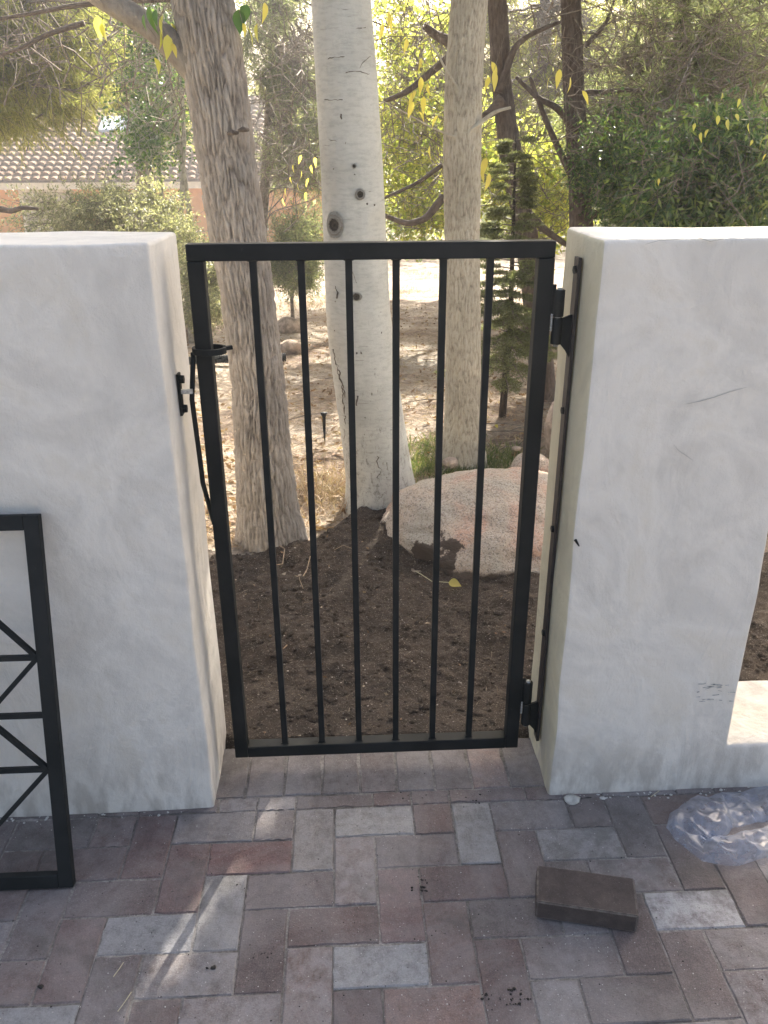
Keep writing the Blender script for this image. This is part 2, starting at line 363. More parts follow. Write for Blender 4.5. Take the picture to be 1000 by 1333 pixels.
# ---- pavers: 45 degree free herringbone on a 104.5 mm module
U = .1045; X0 = -.0596; Y0 = 1.6874; PH = .05
def paver_mesh(w, d, seed=1):
    bm = bmesh.new(); bmesh.ops.create_cube(bm, size=1)
    for v in bm.verts: v.co = Vector((v.co.x*w, v.co.y*d, v.co.z*PH-PH/2))
    es = [e for e in bm.edges if all(v.co.z > -.001 for v in e.verts) or (abs(e.verts[0].co.z-e.verts[1].co.z) > .01)]
    top = [e for e in bm.edges if all(v.co.z > -.001 for v in e.verts)]
    bmesh.ops.subdivide_edges(bm, edges=top, cuts=7)
    g = random.Random(seed)
    for v in bm.verts:
        if v.co.z > -.001: v.co.x -= math.copysign(abs(g.gauss(0, .0009))+(.004 if g.random() < .05 else 0), v.co.x) if abs(v.co.x) > w/2-1e-4 else 0; v.co.y -= math.copysign(abs(g.gauss(0, .0009))+(.004 if g.random() < .05 else 0), v.co.y) if abs(v.co.y) > d/2-1e-4 else 0
    es = [e for e in bm.edges if len(e.link_faces) == 2 and e.calc_face_angle(0) > .8 and all(v.co.z > -.001 for v in e.verts)]
    bmesh.ops.bevel(bm, geom=es, offset=.0026, segments=1, affect='EDGES', profile=.6)
    return bm_mesh(bm)
fulls = [paver_mesh(2*U-.0026, U-.0026, k) for k in range(8)]; full = fulls[0]; half = paver_mesh(U-.0026, U-.0026); cut = paver_mesh(2*U-.0026, U*.5-.0035); cut1 = paver_mesh(U-.0026, U*.5-.0035)
border = paver_mesh(2*U-.0026, U*.965)
for q in (*fulls, half, cut, cut1, border): q.materials.append(M['paver'])
PAL = [(.112, .078, .072), (.120, .085, .078), (.122, .096, .090), (.118, .094, .088), (.124, .103, .098), (.104, .078, .074), (.130, .086, .076), (.114, .088, .084)]
patio = bpy.data.objects['patio']; pg = random.Random(21)
def put_paver(me, x, y, rot, col=None, bloom=None):
    if me is full: me = pg.choice(fulls)
    o = bpy.data.objects.new('paver', me); COL.objects.link(o); o.parent = patio
    o.location = (x+pg.uniform(-.0008, .0008), y+pg.uniform(-.0008, .0008), pg.uniform(-.0012, .0016)+.001)
    o.rotation_euler = (pg.uniform(-.005, .005), pg.uniform(-.005, .005), rot+pg.uniform(-.006, .006)+(math.pi if pg.random() < .5 else 0))
    c = col or pg.choice(PAL); k = pg.uniform(.94, 1.06); b = pg.choice([0, .05, .1, .15, .25]) if bloom is None else bloom
    o.color = (c[0]*k, c[1]*k, c[2]*k, b)
special = {('H', 1, 5): ((0.163, 0.149, 0.141), 0.24), ('H', 4, 0): ((0.163, 0.154, 0.152), 0.40), ('H', 3, -5): ((0.146, 0.143, 0.148), 0.28), ('V', 2, -3): ((0.133, 0.124, 0.123), 0.20),
           ('H', 3, 7): ((.135, .12, .12), .6), ('H', 5, -7): ((0.138, 0.137, 0.141), 0.28), ('V', 0, 7): ((.115, .098, .095), 0), ('V', 0, 3): ((.17, .155, .145), .25),
           ('V', 2, 1): ((.145, .095, .088), .05), ('H', 0, 0): ((0.163, 0.149, 0.139), 0.28), ('H', 5, 1): ((.17, .108, .09), .1), ('V', 1, -4): ((.12, .075, .07), .05),
           ('V', 0, -5): ((.11, .07, .065), .05), ('H', 1, -3): ((.135, .08, .075), 0), ('V', 3, -6): ((.125, .085, .08), 0), ('H', 0, 8): ((.13, .09, .075), 0), ('V', 0, -1): ((.15, .13, .12), .2)}
XL, XR = -1.62, 1.55; JN = 8
for j in range(-1, JN):
    for i in range(int((XL-X0)/U)-1, int((XR-X0)/U)+1):
        x = X0+U*i; y = Y0-U*j
        if (i-j) % 4 == 0:
            s = special.get(('H', j, i), (None, None))
            if j >= 0: put_paver(full, x+U, y-U/2, 0, *s)
            else: put_paver(cut, x+U, y-U*.75, 0)
        if (j-i) % 4 == 1:                        # upright paver whose first row is j
            s = special.get(('V', j, i), (None, None))
            if j == -1: put_paver(cut1, x+U/2, y-U*.75, 0); put_paver(half, x+U/2, y-U*1.5, 0)
            else: put_paver(full, x+U/2, y-U, math.pi/2, *s)
        if j == -1 and (j-i) % 4 == 2: put_paver(cut1, x+U/2, y-U*.75, 0)
for i in range(-4, 7):                            # soldier course under the gate
    put_paver(border, -.0596-.3*U+U*1.005*i+U/2-.004, Y0+U*1.5, math.pi/2, pg.choice(PAL[2:5]) if i != 4 else (.18, .125, .11), .12)
# the rest of the patio, outside the picture, is joined
Vp = []; Fp = []
def boxv(x, y, w, d):
    n = len(Vp)
    for zz in (-.04, 0):
        Vp.extend([(x-w/2, y-d/2, zz), (x+w/2, y-d/2, zz), (x+w/2, y+d/2, zz), (x-w/2, y+d/2, zz)])
    Fp.extend([(n+4, n+5, n+6, n+7), (n, n+1, n+5, n+4), (n+1, n+2, n+6, n+5), (n+2, n+3, n+7, n+6), (n+3, n, n+4, n+7)])
for j in range(-1, 34):
    for i in range(-50, 50):
        x = X0+U*i; y = Y0-U*j; inside = lambda a, b: a > XL-U*.6 and a < XR-U*.9 and b < JN
        if (i-j) % 4 == 0 and not (int((XL-X0)/U)-1 <= i < int((XR-X0)/U)+1 and j < JN): boxv(x+U, y-U/2, 2*U-.0026, U-.0026)
        if (j-i) % 4 == 1 and not (int((XL-X0)/U)-1 <= i < int((XR-X0)/U)+1 and j < JN): boxv(x+U/2, y-U, U-.0026, 2*U-.0026)
me = bpy.data.meshes.new('mesh'); me.from_pydata([(a, b, c) for a, b, c in Vp], [], Fp)
o = link('outer_pavers', me, M['paver'], patio); o.color = (.16, .13, .12, .15); tag(o, kind='stuff')

# ---- stucco walls
def wall(name, label, x0, x1, hole=None, ztop=1.455, cream=False, round_=.02):
    y0, y1 = 1.704, 1.995; xs = list(np.linspace(x0, x1, max(2, int(abs(x1-x0)/.04)))); zs = list(np.linspace(-.03, ztop, 37))
    if hole:
        xs = sorted([x for x in xs if min(abs(x-hole[0]), abs(x-hole[1])) > .012]+[hole[0], hole[1]])
        zs = sorted([z for z in zs if min(abs(z-hole[2]), abs(z-hole[3])) > .012]+[hole[2], hole[3]])
    ysl = [y0+(y1-y0)*k/7 for k in range(8)]
    bm = bmesh.new(); vd = {}
    def v(i, k, j):
        if (i, k, j) not in vd: vd[(i, k, j)] = bm.verts.new((xs[i], ysl[k], zs[j]))
        return vd[(i, k, j)]
    def solid(i, j):
        if i < 0 or j < 0 or i >= len(xs)-1 or j >= len(zs)-1: return False
        cx, cz = (xs[i]+xs[i+1])/2, (zs[j]+zs[j+1])/2
        return not (hole and hole[0] < cx < hole[1] and hole[2] < cz < hole[3])
    for i in range(len(xs)-1):
        for j in range(len(zs)-1):
            if not solid(i, j): continue
            bm.faces.new((v(i, 0, j), v(i+1, 0, j), v(i+1, 0, j+1), v(i, 0, j+1)))
            bm.faces.new((v(i, 7, j), v(i, 7, j+1), v(i+1, 7, j+1), v(i+1, 7, j)))
            for k in range(7):
                if not solid(i-1, j): bm.faces.new((v(i, k, j), v(i, k, j+1), v(i, k+1, j+1), v(i, k+1, j)))
                if not solid(i+1, j): bm.faces.new((v(i+1, k, j), v(i+1, k+1, j), v(i+1, k+1, j+1), v(i+1, k, j+1)))
                if not solid(i, j+1): bm.faces.new((v(i, k, j+1), v(i+1, k, j+1), v(i+1, k+1, j+1), v(i, k+1, j+1)))
                if not solid(i, j-1): bm.faces.new((v(i, k, j), v(i, k+1, j), v(i+1, k+1, j), v(i+1, k, j)))
    bmesh.ops.recalc_face_normals(bm, faces=bm.faces)
    sharp = [e for e in bm.edges if len(e.link_faces) == 2 and e.calc_face_angle(0) > 1.0]
    bmesh.ops.bevel(bm, geom=sharp, offset=round_, segments=4, affect='EDGES', profile=.5)
    P = np.array([q.co[:] for q in bm.verts])
    a = .010*(fbm(P[:, 0]*3.2+7, P[:, 2]*3.2, P[:, 1]*3, 3, 4)-.5)+.005*(fbm(P[:, 0]*11, P[:, 2]*11, P[:, 1]*9, 2, 6)-.5)
    b = .012*(fbm(P[:, 0]*4, P[:, 2]*5, P[:, 1]*6, 3, 14)-.5); c = .012*(fbm(P[:, 0]*5, P[:, 2]*3, P[:, 1]*5, 3, 24)-.5)
    for q, d1, d2, d3 in zip(bm.verts, a, b, c): q.co.y += d1; q.co.x += d2; q.co.z += d3 if q.co.z > .05 else 0
    for f in bm.faces:
        f.smooth = True
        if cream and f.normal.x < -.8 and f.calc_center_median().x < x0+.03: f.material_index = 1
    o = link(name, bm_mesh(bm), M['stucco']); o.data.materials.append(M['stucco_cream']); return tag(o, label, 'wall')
HX = float(at(980, 815, 1.70).x)
wl = wall('stucco_wall', 'white stucco wall left of the gate, with the dark lattice panel leaning on it', -6, -.3845, round_=.008)
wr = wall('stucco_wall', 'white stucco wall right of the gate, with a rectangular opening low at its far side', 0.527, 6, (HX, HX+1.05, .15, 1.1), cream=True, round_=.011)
def on_wall(x, y): return at(x, y, 1.7005)
def line_part(name, pts, r, mat, parent): return MB().tube(pts, r, 5).build(name, mat, parent)
crackm = simple('hairline_crack', (.44, .42, .38), .9)
line_part('crack', [on_wall(a, b) for a, b in ((893, 526), (912, 522), (930, 517), (950, 510), (972, 504))], [.0004, .0011, .0009, .001, .0004], crackm, wr)
line_part('crack', [on_wall(a, b) for a, b in ((878, 580), (884, 587), (892, 592), (903, 600))], [.0004, .001, .0012, .0004], crackm, wr)
line_part('crack', [on_wall(a, b) for a, b in ((840, 318), (858, 313), (878, 312), (903, 308), (925, 314), (942, 311))], [.0003, .0006, .0006, .0005, .0009, .0004], crackm, wr)
smudge = simple('dark_scuff', (.36, .36, .35), .9, .4, 90)
g = random.Random(4)
for k in range(22):                # scraped marks beside the opening
    a, b = g.uniform(903, 956), g.choice([g.uniform(890, 896), g.uniform(896, 914)]); l = g.uniform(3, 11)
    MB().bar(at(a, b, 1.701), at(a+l, b+g.uniform(-1.5, 1.5), 1.701), g.uniform(.0007, .0020), .0008, (0, 0, 1)).build('scuff_mark', smudge, wr)
MB().tube([on_wall(749, 703), on_wall(754, 711)], [.004, .0015], 6).build('nick', M['iron'], wr)
# chipped stucco crumbs along the foot
pts = []; rads = []
for k in range(90):
    s = g.random() < .55; x = g.uniform(-1.3, -.45) if s else g.uniform(.55, 1.3)
    pts.append((x, 1.698-abs(g.gauss(0, .012)), .002)); rads.append(g.uniform(.002, .009)*(1 if g.random() < .25 else .5))
blobs('stucco_crumbs', pts, rads, simple('stucco_crumb', (.5, .49, .46), .9), flat=.4, seed=5, label='white stucco crumbs lying along the foot of the walls', cat='debris')
blobs('stucco_chip', [(on_ground(745, 1043).x, on_ground(745, 1043).y, .004)], [.024], simple('chip', (.42, .41, .37), .9, .2, 50), flat=.2, lvl=2, seed=2, kind=None, label='flat pale chip at the foot of the right wall corner', cat='stucco chip')

# ================================================================= GATE
GY = 1.855; GX0, GX1, GZ0, GZ1 = -.3380, .4655, .055, 1.439; T = .036
gate = thing('garden_gate', 'black metal garden gate of six upright bars hung between the white walls', 'gate', (.4645, GY, GZ0))
MB().bar((GX0+T/2, GY, GZ0), (GX0+T/2, GY, GZ1-T), T, T).build('stile', M['iron'], gate, bevel=.0025)
MB().bar((GX1-T/2, GY, GZ0), (GX1-T/2, GY, GZ1-T), T, T).build('stile', M['iron'], gate, bevel=.0025)
MB().bar((GX0, GY, GZ1-T/2+.0003), (GX1, GY, GZ1-T/2+.0003), T, T, (0, 1, 0)).build('rail', M['iron'], gate, bevel=.0025)
MB().bar((GX0+T, GY, GZ0+T/2), (GX1-T, GY, GZ0+T/2), T, T, (0, 1, 0)).build('rail', M['iron'], gate, bevel=.0025)
bx0 = GX0+T; gap = (GX1-GX0-2*T)/7
me = None
for k in range(1, 7):
    x = bx0+gap*k
    if me is None:
        o = MB().bar((0, 0, GZ0+T-GZ0), (0, 0, GZ1-T-GZ0), .016, .016).build('bar', M['iron'], None, bevel=.0015); me = o.data
    else:
        o = bpy.data.objects.new('bar', me); COL.objects.link(o); m_ = o.modifiers.new('bevel', 'BEVEL'); m_.width = .0015; m_.segments = 2
    o.parent = gate; o.location = (x-gate.location.x, 0, 0)
for k in range(1, 7):              # weld beads where bars meet rails
    x = bx0+gap*k
    for z in (GZ0+T, GZ1-T):
        q = MB().tube([(x-.011, GY-.006, z), (x+.011, GY-.006, z)], .0026, 6).build('weld', M['iron'], gate, True)
def bolt(p, d, parent, r=.010, t=.007):
    p, d = Vector(p), Vector(d); MB().tube([p, p+d*t], [r, r*.92], 6).build('bolt', M['iron'], parent)
# hinges on the right stile; strap screwed to the wall
strap = thing('hinge_strap', 'long dark flat iron strap screwed upright to the inner side of the right wall', 'strap', (.52, GY, .1))
ST = lambda px, py: at(px, py, GY)
sx = .5195
def inner(px, py):                 # point on the plane x = sx
    d = ray(px, py); return Vector(d*(sx/d[0]))+Vector((0, 0, H))
pa, pb = inner(752, 334), inner(699, 962)
yb = (pa.y+pb.y)/2
MB().bar((sx, yb, pb.z), (sx, yb, pa.z), .008, .035).build('flat_bar', M['rust'], strap, bevel=.001)
for (a, b) in ((750, 350), (733, 531), (721, 686), (709, 820)):
    z = inner(a, b).z; bolt((sx-.0035, yb-.002, z), (-1, 0, 0), strap, .0095, .006)
for nm, top, bot in (('top', 376, 446), ('bottom', 884, 938)):
    zt = at(733, top, GY).z if nm == 'top' else at(698, top, GY).z; zb = at(730, bot, GY).z if nm == 'top' else at(694, bot, GY).z
    zm = (zt+zb)/2; bxx = .483
    hg = MB().tube([(bxx, GY-.012, zm+.0015), (bxx, GY-.012, zt)], .0125, 20).build('hinge_barrel', M['iron'], gate, True, bevel=.001)
    MB().bar((GX1-.001, GY-.0125, zm+.006), (GX1-.001, GY-.0125, zt+.012), .020, .006).build('hinge_leaf', M['iron'], gate, bevel=.001)
    h2 = MB().tube([(bxx, GY-.012, zb), (bxx, GY-.012, zm-.0015)], .0125, 20).build('hinge_barrel', M['iron'], strap, True, bevel=.001)
    MB().tube([(bxx, GY-.012, zb-.006), (bxx, GY-.012, zt+.004)], .006, 12).build('hinge_pin', M['zinc'], strap, True)
    hb = MB(); x1 = sx-.003
    P = [(bxx+.006, zm-.004), (bxx+.006, zb+.004), (x1-.010, zb-.016), (x1, zb-.034), (x1, zm+.006), (x1-.008, zm+.004)]
    hb.add([(a, GY-.016, c) for a, c in P]+[(a, GY-.009, c) for a, c in P], [tuple(range(6)), tuple(range(11, 5, -1))]+[((i+1) % 6, i, i+6, (i+1) % 6+6) for i in range(6)])
    hb.build('hinge_plate', M['iron'], strap)
    bd = MB()
    for k in range(7): bd.tube([(GX1+.0015, GY-.018, zm-.03+k*.0055), (GX1+.003, GY-.018, zm-.025+k*.0055)], .0026, 6)
    bd.build('weld', M['zinc'], gate, True)
# latch: ring round the stile with a long bent rod
rz = at(262, 455, GY).z; rc = Vector((GX0+.030, GY-.006, rz)); ringp = []
for k in range(0, 33):
    a = math.pi*.12+k/32*2*math.pi*.93
    ringp.append(rc+Vector((math.cos(a)*.036, math.sin(a)*.032, 0)))
rb = MB(); n = len(ringp)
V = []; Fs = []
for p in ringp:
    d = (p-rc); d.z = 0; d.normalize()
    V += [p+d*.003+Vector((0, 0, .007)), p-d*.003+Vector((0, 0, .007)), p-d*.003-Vector((0, 0, .007)), p+d*.003-Vector((0, 0, .007))]
for i in range(n-1):
    for k in range(4): Fs.append((i*4+k, i*4+(k+1) % 4, i*4+4+(k+1) % 4, i*4+4+k))
Fs += [(3, 2, 1, 0), ((n-1)*4, (n-1)*4+1, (n-1)*4+2, (n-1)*4+3)]
rb.add(V, Fs); rb.bar(ringp[0]-Vector((.004, 0, 0)), ringp[0]+Vector((.016, .006, .002)), .012, .009, (0, 1, 0))
latch = rb.build('latch_ring', M['iron'], gate, bevel=.001)
xl = rc.x-.036
MB().tube([(xl, GY-.012, rz-.004), at(250, 520, GY-.012), at(262, 610, GY-.014), at(264, 628, GY-.014), at(279, 682, GY-.004)], .0058, 10).build('latch_rod', M['iron'], gate, True)
# striker on the left wall
stz0, stz1 = at(244, 535, GY).z, at(236, 482, GY).z
stk = thing('latch_keeper', 'small black latch plate with two bolts on the inner side of the left wall', 'latch plate', (-.3805, GY, stz0))
ky = GY-.028
MB().bar((-.3795, ky, stz0), (-.3795, ky, stz1), .006, .026).build('plate', M['iron'], stk, bevel=.001)
for z in (stz0+.014, stz1-.014): bolt((-.3765, ky, z), (1, 0, 0), stk, .011, .009)
MB().bar((-.3765, ky, (stz0+stz1)/2+.006), (-.351, ky, (stz0+stz1)/2+.006), .010, .008, (0, 0, 1)).build('pin', M['zinc'], stk)

# ================================================================= LEANING PANEL
pn = thing('lattice_panel', 'black metal lattice panel leaning against the white wall left of the gate', 'metal panel', (-1.1, 1.42, 0))
B = Vector((on_ground(98, 1157).x, on_ground(98, 1157).y, 0)); TP = at(41, 672, 1.673)
upv = (TP-B); upv.x = 0; L = upv.length; upv.normalize(); nrm = Vector((1, 0, 0)).cross(upv)
def P2(s, h): return Vector((B.x-s, B.y, 0))+upv*h+Vector((0, 0, .004))+nrm*-.002
tw = .034; WD = .86; hw = tw/2
MB().bar(P2(hw, 0), P2(hw, L), tw, .022).build('stile', M['iron'], pn, bevel=.002)
MB().bar(P2(WD-hw, 0), P2(WD-hw, L), tw, .022).build('stile', M['iron'], pn, bevel=.002)
for h in (hw, L-hw): MB().bar(P2(tw, h), P2(WD-tw, h), .022, tw, tuple(nrm)).build('rail', M['iron'], pn, bevel=.002)
def hh(y): 
    lo, hi = 0, L
    for _ in range(40):
        m_ = (lo+hi)/2; q = P2(0, m_); d = np.array(q)-[0, 0, H]
        yy = 666.5-F*(d@up)/(d@fw)
        if yy > y: lo = m_
        else: hi = m_
    return lo
r1, r2, r3 = hh(855), hh(930), hh(1000)
for h in (r1, r2, r3): MB().bar(P2(tw, h), P2(WD-tw, h), .0125, .0125, tuple(nrm)).build('crossbar', M['iron'], pn, bevel=.001)
dx = (WD-2*tw)/6
def diag(a, b, off): MB().bar(P2(*a)+nrm*off, P2(*b)+nrm*off, .0125, .011, tuple(nrm)).build('diagonal_bar', M['iron'], pn, bevel=.001)
for k in range(6):
    s0, s1 = tw+dx*k, tw+dx*(k+1); e = k % 2 == 0
    diag((s0, r1 if e else r2), (s1, r2 if e else r1), .0022); diag((s0, r3 if e else r2), (s1, r2 if e else r3), .0022)
    if e: diag((s0, r1), (s1, r1+(r1-r2)*1.0), .0012); diag((s0, r3), (s1, r3-(r1-r2)*1.0), .0012)
    else: diag((s0, r1+(r1-r2)*1.0), (s1, r1), .0012); diag((s0, r3-(r1-r2)*1.0), (s1, r3), .0012)
bolt(P2(hw, hh(738))+nrm*.011, nrm, pn, .0025, .001)

# ================================================================= LOOSE BRICK, BAG, DEBRIS
a = on_ground(696, 1199); b = on_ground(828, 1217); ang = math.atan2(b.y-a.y, b.x-a.x); Lb = (b-a).length
bm = bmesh.new(); bmesh.ops.create_cube(bm, size=1); bw = .108; bh = .052
for v in bm.verts: v.co = Vector(((v.co.x+.5)*Lb, (v.co.y+.5)*bw, (v.co.z+.5)*bh))
bmesh.ops.bevel(bm, geom=list(bm.edges), offset=.003, segments=2, affect='EDGES')
def brick_mat():
    m, t, p, o = mat_new('dark_brown_brick'); v = coords(t)
    c = ramp(t, noise(t, v, 22, 7, .75), [(.15, (.040, .029, .025)), (.5, (.068, .050, .043)), (.85, (.10, .078, .066))])
    c = mix(t, ramp(t, noise(t, v, 280, 3, .85), [(.70, 0), (.82, .5)]), c, (.25, .22, .19))
    bv = N(t, 'Bevel'); bv.inputs['Radius'].default_value = .006; bv.samples = 4      # rubbed pale arrises
    dt = N(t, 'VectorMath', operation='DOT_PRODUCT'); t.links.new(bv.outputs[0], dt.inputs[0]); t.links.new(N(t, 'NewGeometry').outputs['True Normal'], dt.inputs[1])
    c = mix(t, mix(t, 1, ramp(t, dt.outputs['Value'], [(.80, .8), (.97, 0)]), ramp(t, noise(t, v, 40, 5), [(.3, .2), (.6, 1)]), 'MULTIPLY'), c, (.24, .21, .18))
    t.links.new(c, p.inputs['Base Color']); p.inputs['Roughness'].default_value = .85
    b = bump(t, p, noise(t, v, 40, 5, .7), .5, .003); bump(t, p, noise(t, v, 300, 4, .8), .8, .002, b); return m
lb = link('loose_paver', bm_mesh(bm), brick_mat(), None, False); lb.location = (a.x, a.y, .004); lb.rotation_euler = (0, 0, ang); lb.color = (.075, .058, .048, .0)
tag(lb, 'single dark brown paving brick lying loose on top of the paving', 'brick')

def bag():
    cl = [(1045, 1052, .10), (1005, 1050, .105), (965, 1053, .115), (925, 1063, .12), (900, 1082, .125), (912, 1102, .12), (945, 1112, .095), (985, 1104, .085), (1030, 1088, .09), (1060, 1085, .08)]
    P = [on_ground(x, y) for x, y, w in cl]; nu, nv = 150, 46; V = np.zeros((nu, nv, 3))
    for i in range(nu):
        t = i/(nu-1)*(len(P)-1); k = min(int(t), len(P)-2); f = t-k
        c = P[k].lerp(P[k+1], f); d = (P[min(k+2, len(P)-1)]-P[max(k-1, 0)]); d.normalize(); s = Vector((-d.y, d.x, 0))
        w = cl[k][2]*(1-f)+cl[k+1][2]*f
        for j in range(nv):
            q = j/(nv-1)*2-1
            arch = math.sqrt(max(0, 1-q*q))
            p = c+s*q*w*.5; V[i, j] = (p.x, p.y, .006+arch*(.020+.012*math.sin(t*2.3)))
    X, Y = V[..., 0], V[..., 1]
    r1 = np.abs(fbm(X*10, Y*10, 0, 3, 31)-.5)*2; r2 = np.abs(fbm(X*26+3, Y*26, 0, 3, 41)-.5)*2; r3 = np.abs(fbm(X*95, Y*95, 0, 2, 51)-.5)*2
    ar = np.sqrt(np.clip(1-np.linspace(-1, 1, nv)**2, 0, 1))[None, :]
    k1 = cell(X*17+r1, Y*17, 3)[0]; k2 = cell(X*38, Y*38+r1*2, 4)[0]
    V[..., 2] += (.030*(k1-.5)+.010*(k2-.5))*(.3+.7*ar)
    V[..., 2] += (.022*(.35-r1)+.004*(.3-r2))*(.35+.65*ar); V[..., 2] = np.maximum(V[..., 2], .004+.001*r1)
    V[..., 0] += .014*(fbm(X*22, Y*22, 5, 2, 3)-.5); V[..., 1] += .016*(fbm(X*22, Y*22, 9, 2, 8)-.5)
    m, t, p, o = mat_new('clear_plastic_film'); v = coords(t)
    tr = N(t, 'BsdfTransparent'); tr.inputs[0].default_value = (.92, .94, .98, 1); gl = N(t, 'BsdfGlossy'); gl.inputs['Roughness'].default_value = .38
    df = N(t, 'BsdfDiffuse'); df.inputs[0].default_value = (.52, .57, .68, 1); tl = N(t, 'BsdfTranslucent'); tl.inputs[0].default_value = (.7, .75, .85, 1)
    m1 = N(t, 'MixShader'); m1.inputs[0].default_value = .4; t.links.new(df.outputs[0], m1.inputs[1]); t.links.new(tl.outputs[0], m1.inputs[2])
    m2 = N(t, 'MixShader'); t.links.new(ramp(t, noise(t, v, 30, 4, .6), [(.2, .18), (.8, .46)]), m2.inputs[0]); t.links.new(tr.outputs[0], m2.inputs[1]); t.links.new(m1.outputs[0], m2.inputs[2])
    lw = N(t, 'LayerWeight'); lw.inputs[0].default_value = .35; m3 = N(t, 'MixShader'); t.links.new(ramp(t, lw.outputs['Fresnel'], [(0, .01), (1, .14)]), m3.inputs[0])
    t.links.new(m2.outputs[0], m3.inputs[1]); t.links.new(gl.outputs[0], m3.inputs[2]); t.links.new(m3.outputs[0], o.inputs[0])
    q = link('plastic_bag', mesh_np(V.reshape(-1, 3), grid_faces(nu, nv), 4), m, None, True)
    tag(q, 'crumpled clear plastic bag lying on the paving below the right wall', 'plastic bag')
bag()
dirtm = simple('black_crumb', (.02, .017, .014), .9, .3, 60)
g = random.Random(9); pts = []; rads = []
for cx, cy, n, sp, rr in ((277, 1264, 3, 7, .006), (550, 1160, 16, 6, .0032), (552, 1150, 10, 5, .0022), (665, 1295, 12, 10, .003), (635, 1300, 10, 5, .003), (50, 1285, 2, 3, .007), (347, 1248, 8, 7, .0022), (618, 1045, 7, 10, .0028), (520, 1040, 8, 12, .002), (670, 1310, 10, 9, .003)):
    for k in range(n):
        q = on_ground(cx+g.gauss(0, sp), cy+g.gauss(0, sp*.6)); pts.append((q.x, q.y, .003)); rads.append(rr*g.uniform(.5, 1.2))
for k in range(320):
    q = on_ground(g.uniform(0, 1000), g.uniform(1000, 1333)); pts.append((q.x, q.y, .002)); rads.append(g.uniform(.0006, .0019))
blobs('dirt_crumbs', pts, rads, dirtm, flat=.6, seed=12, label='black crumbs of dirt scattered over the paving', cat='dirt')
pts = []; rads = []
for k in range(900):
    q = on_ground(g.uniform(0, 1000), g.uniform(985, 1333))
    if vnoise(q.x*4, q.y*4, 0, 77) > .4: pts.append((q.x, q.y, .002)); rads.append(g.uniform(.0005, .0016))
blobs('stucco_grit', pts, rads, simple('grit', (.5, .48, .45), .9), flat=.6, seed=13, label='fine pale grit scattered over the paving', cat='grit')
# grass stalks on the paving
for (a, b, c, d, l) in ((172, 1296, 154, 1320, 'short pale straw on the paving at lower left'), (148, 1274, 161, 1255, 'thin pale straw on the paving left of the brick with white bloom'), (847, 1040, 858, 1031, 'tiny dry stalk at the foot of the right wall')):
    p, q = on_ground(a, b), on_ground(c, d)
    tag(MB().tube([p+Vector((0, 0, .003)), (p+q)/2+Vector((.002, 0, .005)), q+Vector((0, 0, .003))], .0011, 5).build('straw', simple('straw_piece', (.45, .40, .28), .8)), l, 'straw')

# ================================================================= TRUNKS
def trunk(name, axis, mat, parent, nc=140, dz=.009, ridge=.006, fr=13, fz=3.0, seed=0, zbot=-.25, top=None, flare=.0, wob=.004, cells=None):
    """axis: list of (centre Vector, radius), bottom to top"""
    zc = np.array([a[0].z for a in axis]); xc = np.array([a[0].x for a in axis]); yc = np.array([a[0].y for a in axis]); rc_ = np.array([a[1] for a in axis])
    if top:                        # carry the trunk on above the frame
        k = (top-zc[-1])/(zc[-1]-zc[0]); zc = np.append(zc, top); xc = np.append(xc, xc[-1]+(xc[-1]-xc[0])*k*.6); yc = np.append(yc, yc[-1]); rc_ = np.append(rc_, rc_[-1]*.45)
    zv = np.arange(zc[0]+zbot, min(zc[-1], 2.7), dz)
    if top and top > 2.7: zv = np.concatenate([zv, np.arange(2.7, top, .06)])
    a = np.arange(nc)/nc*2*math.pi; Z, A = np.meshgrid(zv, a, indexing='ij')
    cx = np.interp(Z, zc, xc); cy = np.interp(Z, zc, yc); r = np.interp(Z, zc, rc_)
    # smooth the profile
    ca, sa = np.cos(A), np.sin(A)
    n1 = fbm(ca*fr*.5+50, sa*fr*.5+50, Z*fz+20, 3, seed); warp = (fbm(ca*4+9, sa*4+9, Z*6, 2, seed+3)-.5)*1.6
    rd = 1-np.abs(2*vnoise(ca*fr+60+warp, sa*fr+60+warp, Z*fz*1.6, seed+5)-1)
    rd2 = 1-np.abs(2*vnoise(ca*fr*2.1+60+warp, sa*fr*2.1+60+warp, Z*fz*4, seed+8)-1)
    h = .65*(1-rd)+.35*(1-rd2)                    # 1 on plates, 0 in furrows
    h = np.clip(h*1.25, 0, 1)
    if cells:
        cn, ch = cells; wz = (fbm(ca*3+5, sa*3+5, Z*7, 3, seed+21)-.5)
        f1, f2 = cell(A/(2*math.pi)*cn+wz*2.2, Z/ch+(fbm(ca*6+2, sa*6+2, Z*9, 2, seed+31)-.5)*1.6, seed, cn)
        plate = np.clip((f2-f1)*2.2, 0, 1)**.8; h = .45*plate+.40*h+.15*fbm(ca*30+7, sa*30+7, Z*60, 2, seed+41)*1.4
    r = r*(1+flare*np.exp(-(Z-zc[0])/.13)*(1+.25*np.sin(A*5+seed)))
    r = r+ridge*(h-.75)+wob*(fbm(ca*2+5, sa*2+5, Z*1.5, 2, seed+11)-.5)*2
    P = np.stack([cx+ca*r, cy+sa*r, Z], -1).reshape(-1, 3)
    me = mesh_np(P, grid_faces(len(zv), nc, True), 4)
    at_ = me.attributes.new('ridge', 'FLOAT', 'POINT'); at_.data.foreach_set('value', h.astype(np.float32).ravel())
    return link(name, me, mat, parent, True)
def axis_px(rows, Y, gr=None):
    out = []
    for (py, cx, w) in rows:
        p = at(cx, py, Y); out.append((p, w*pxm(p)/2))
    return sorted(out, key=lambda q: q[0].z)
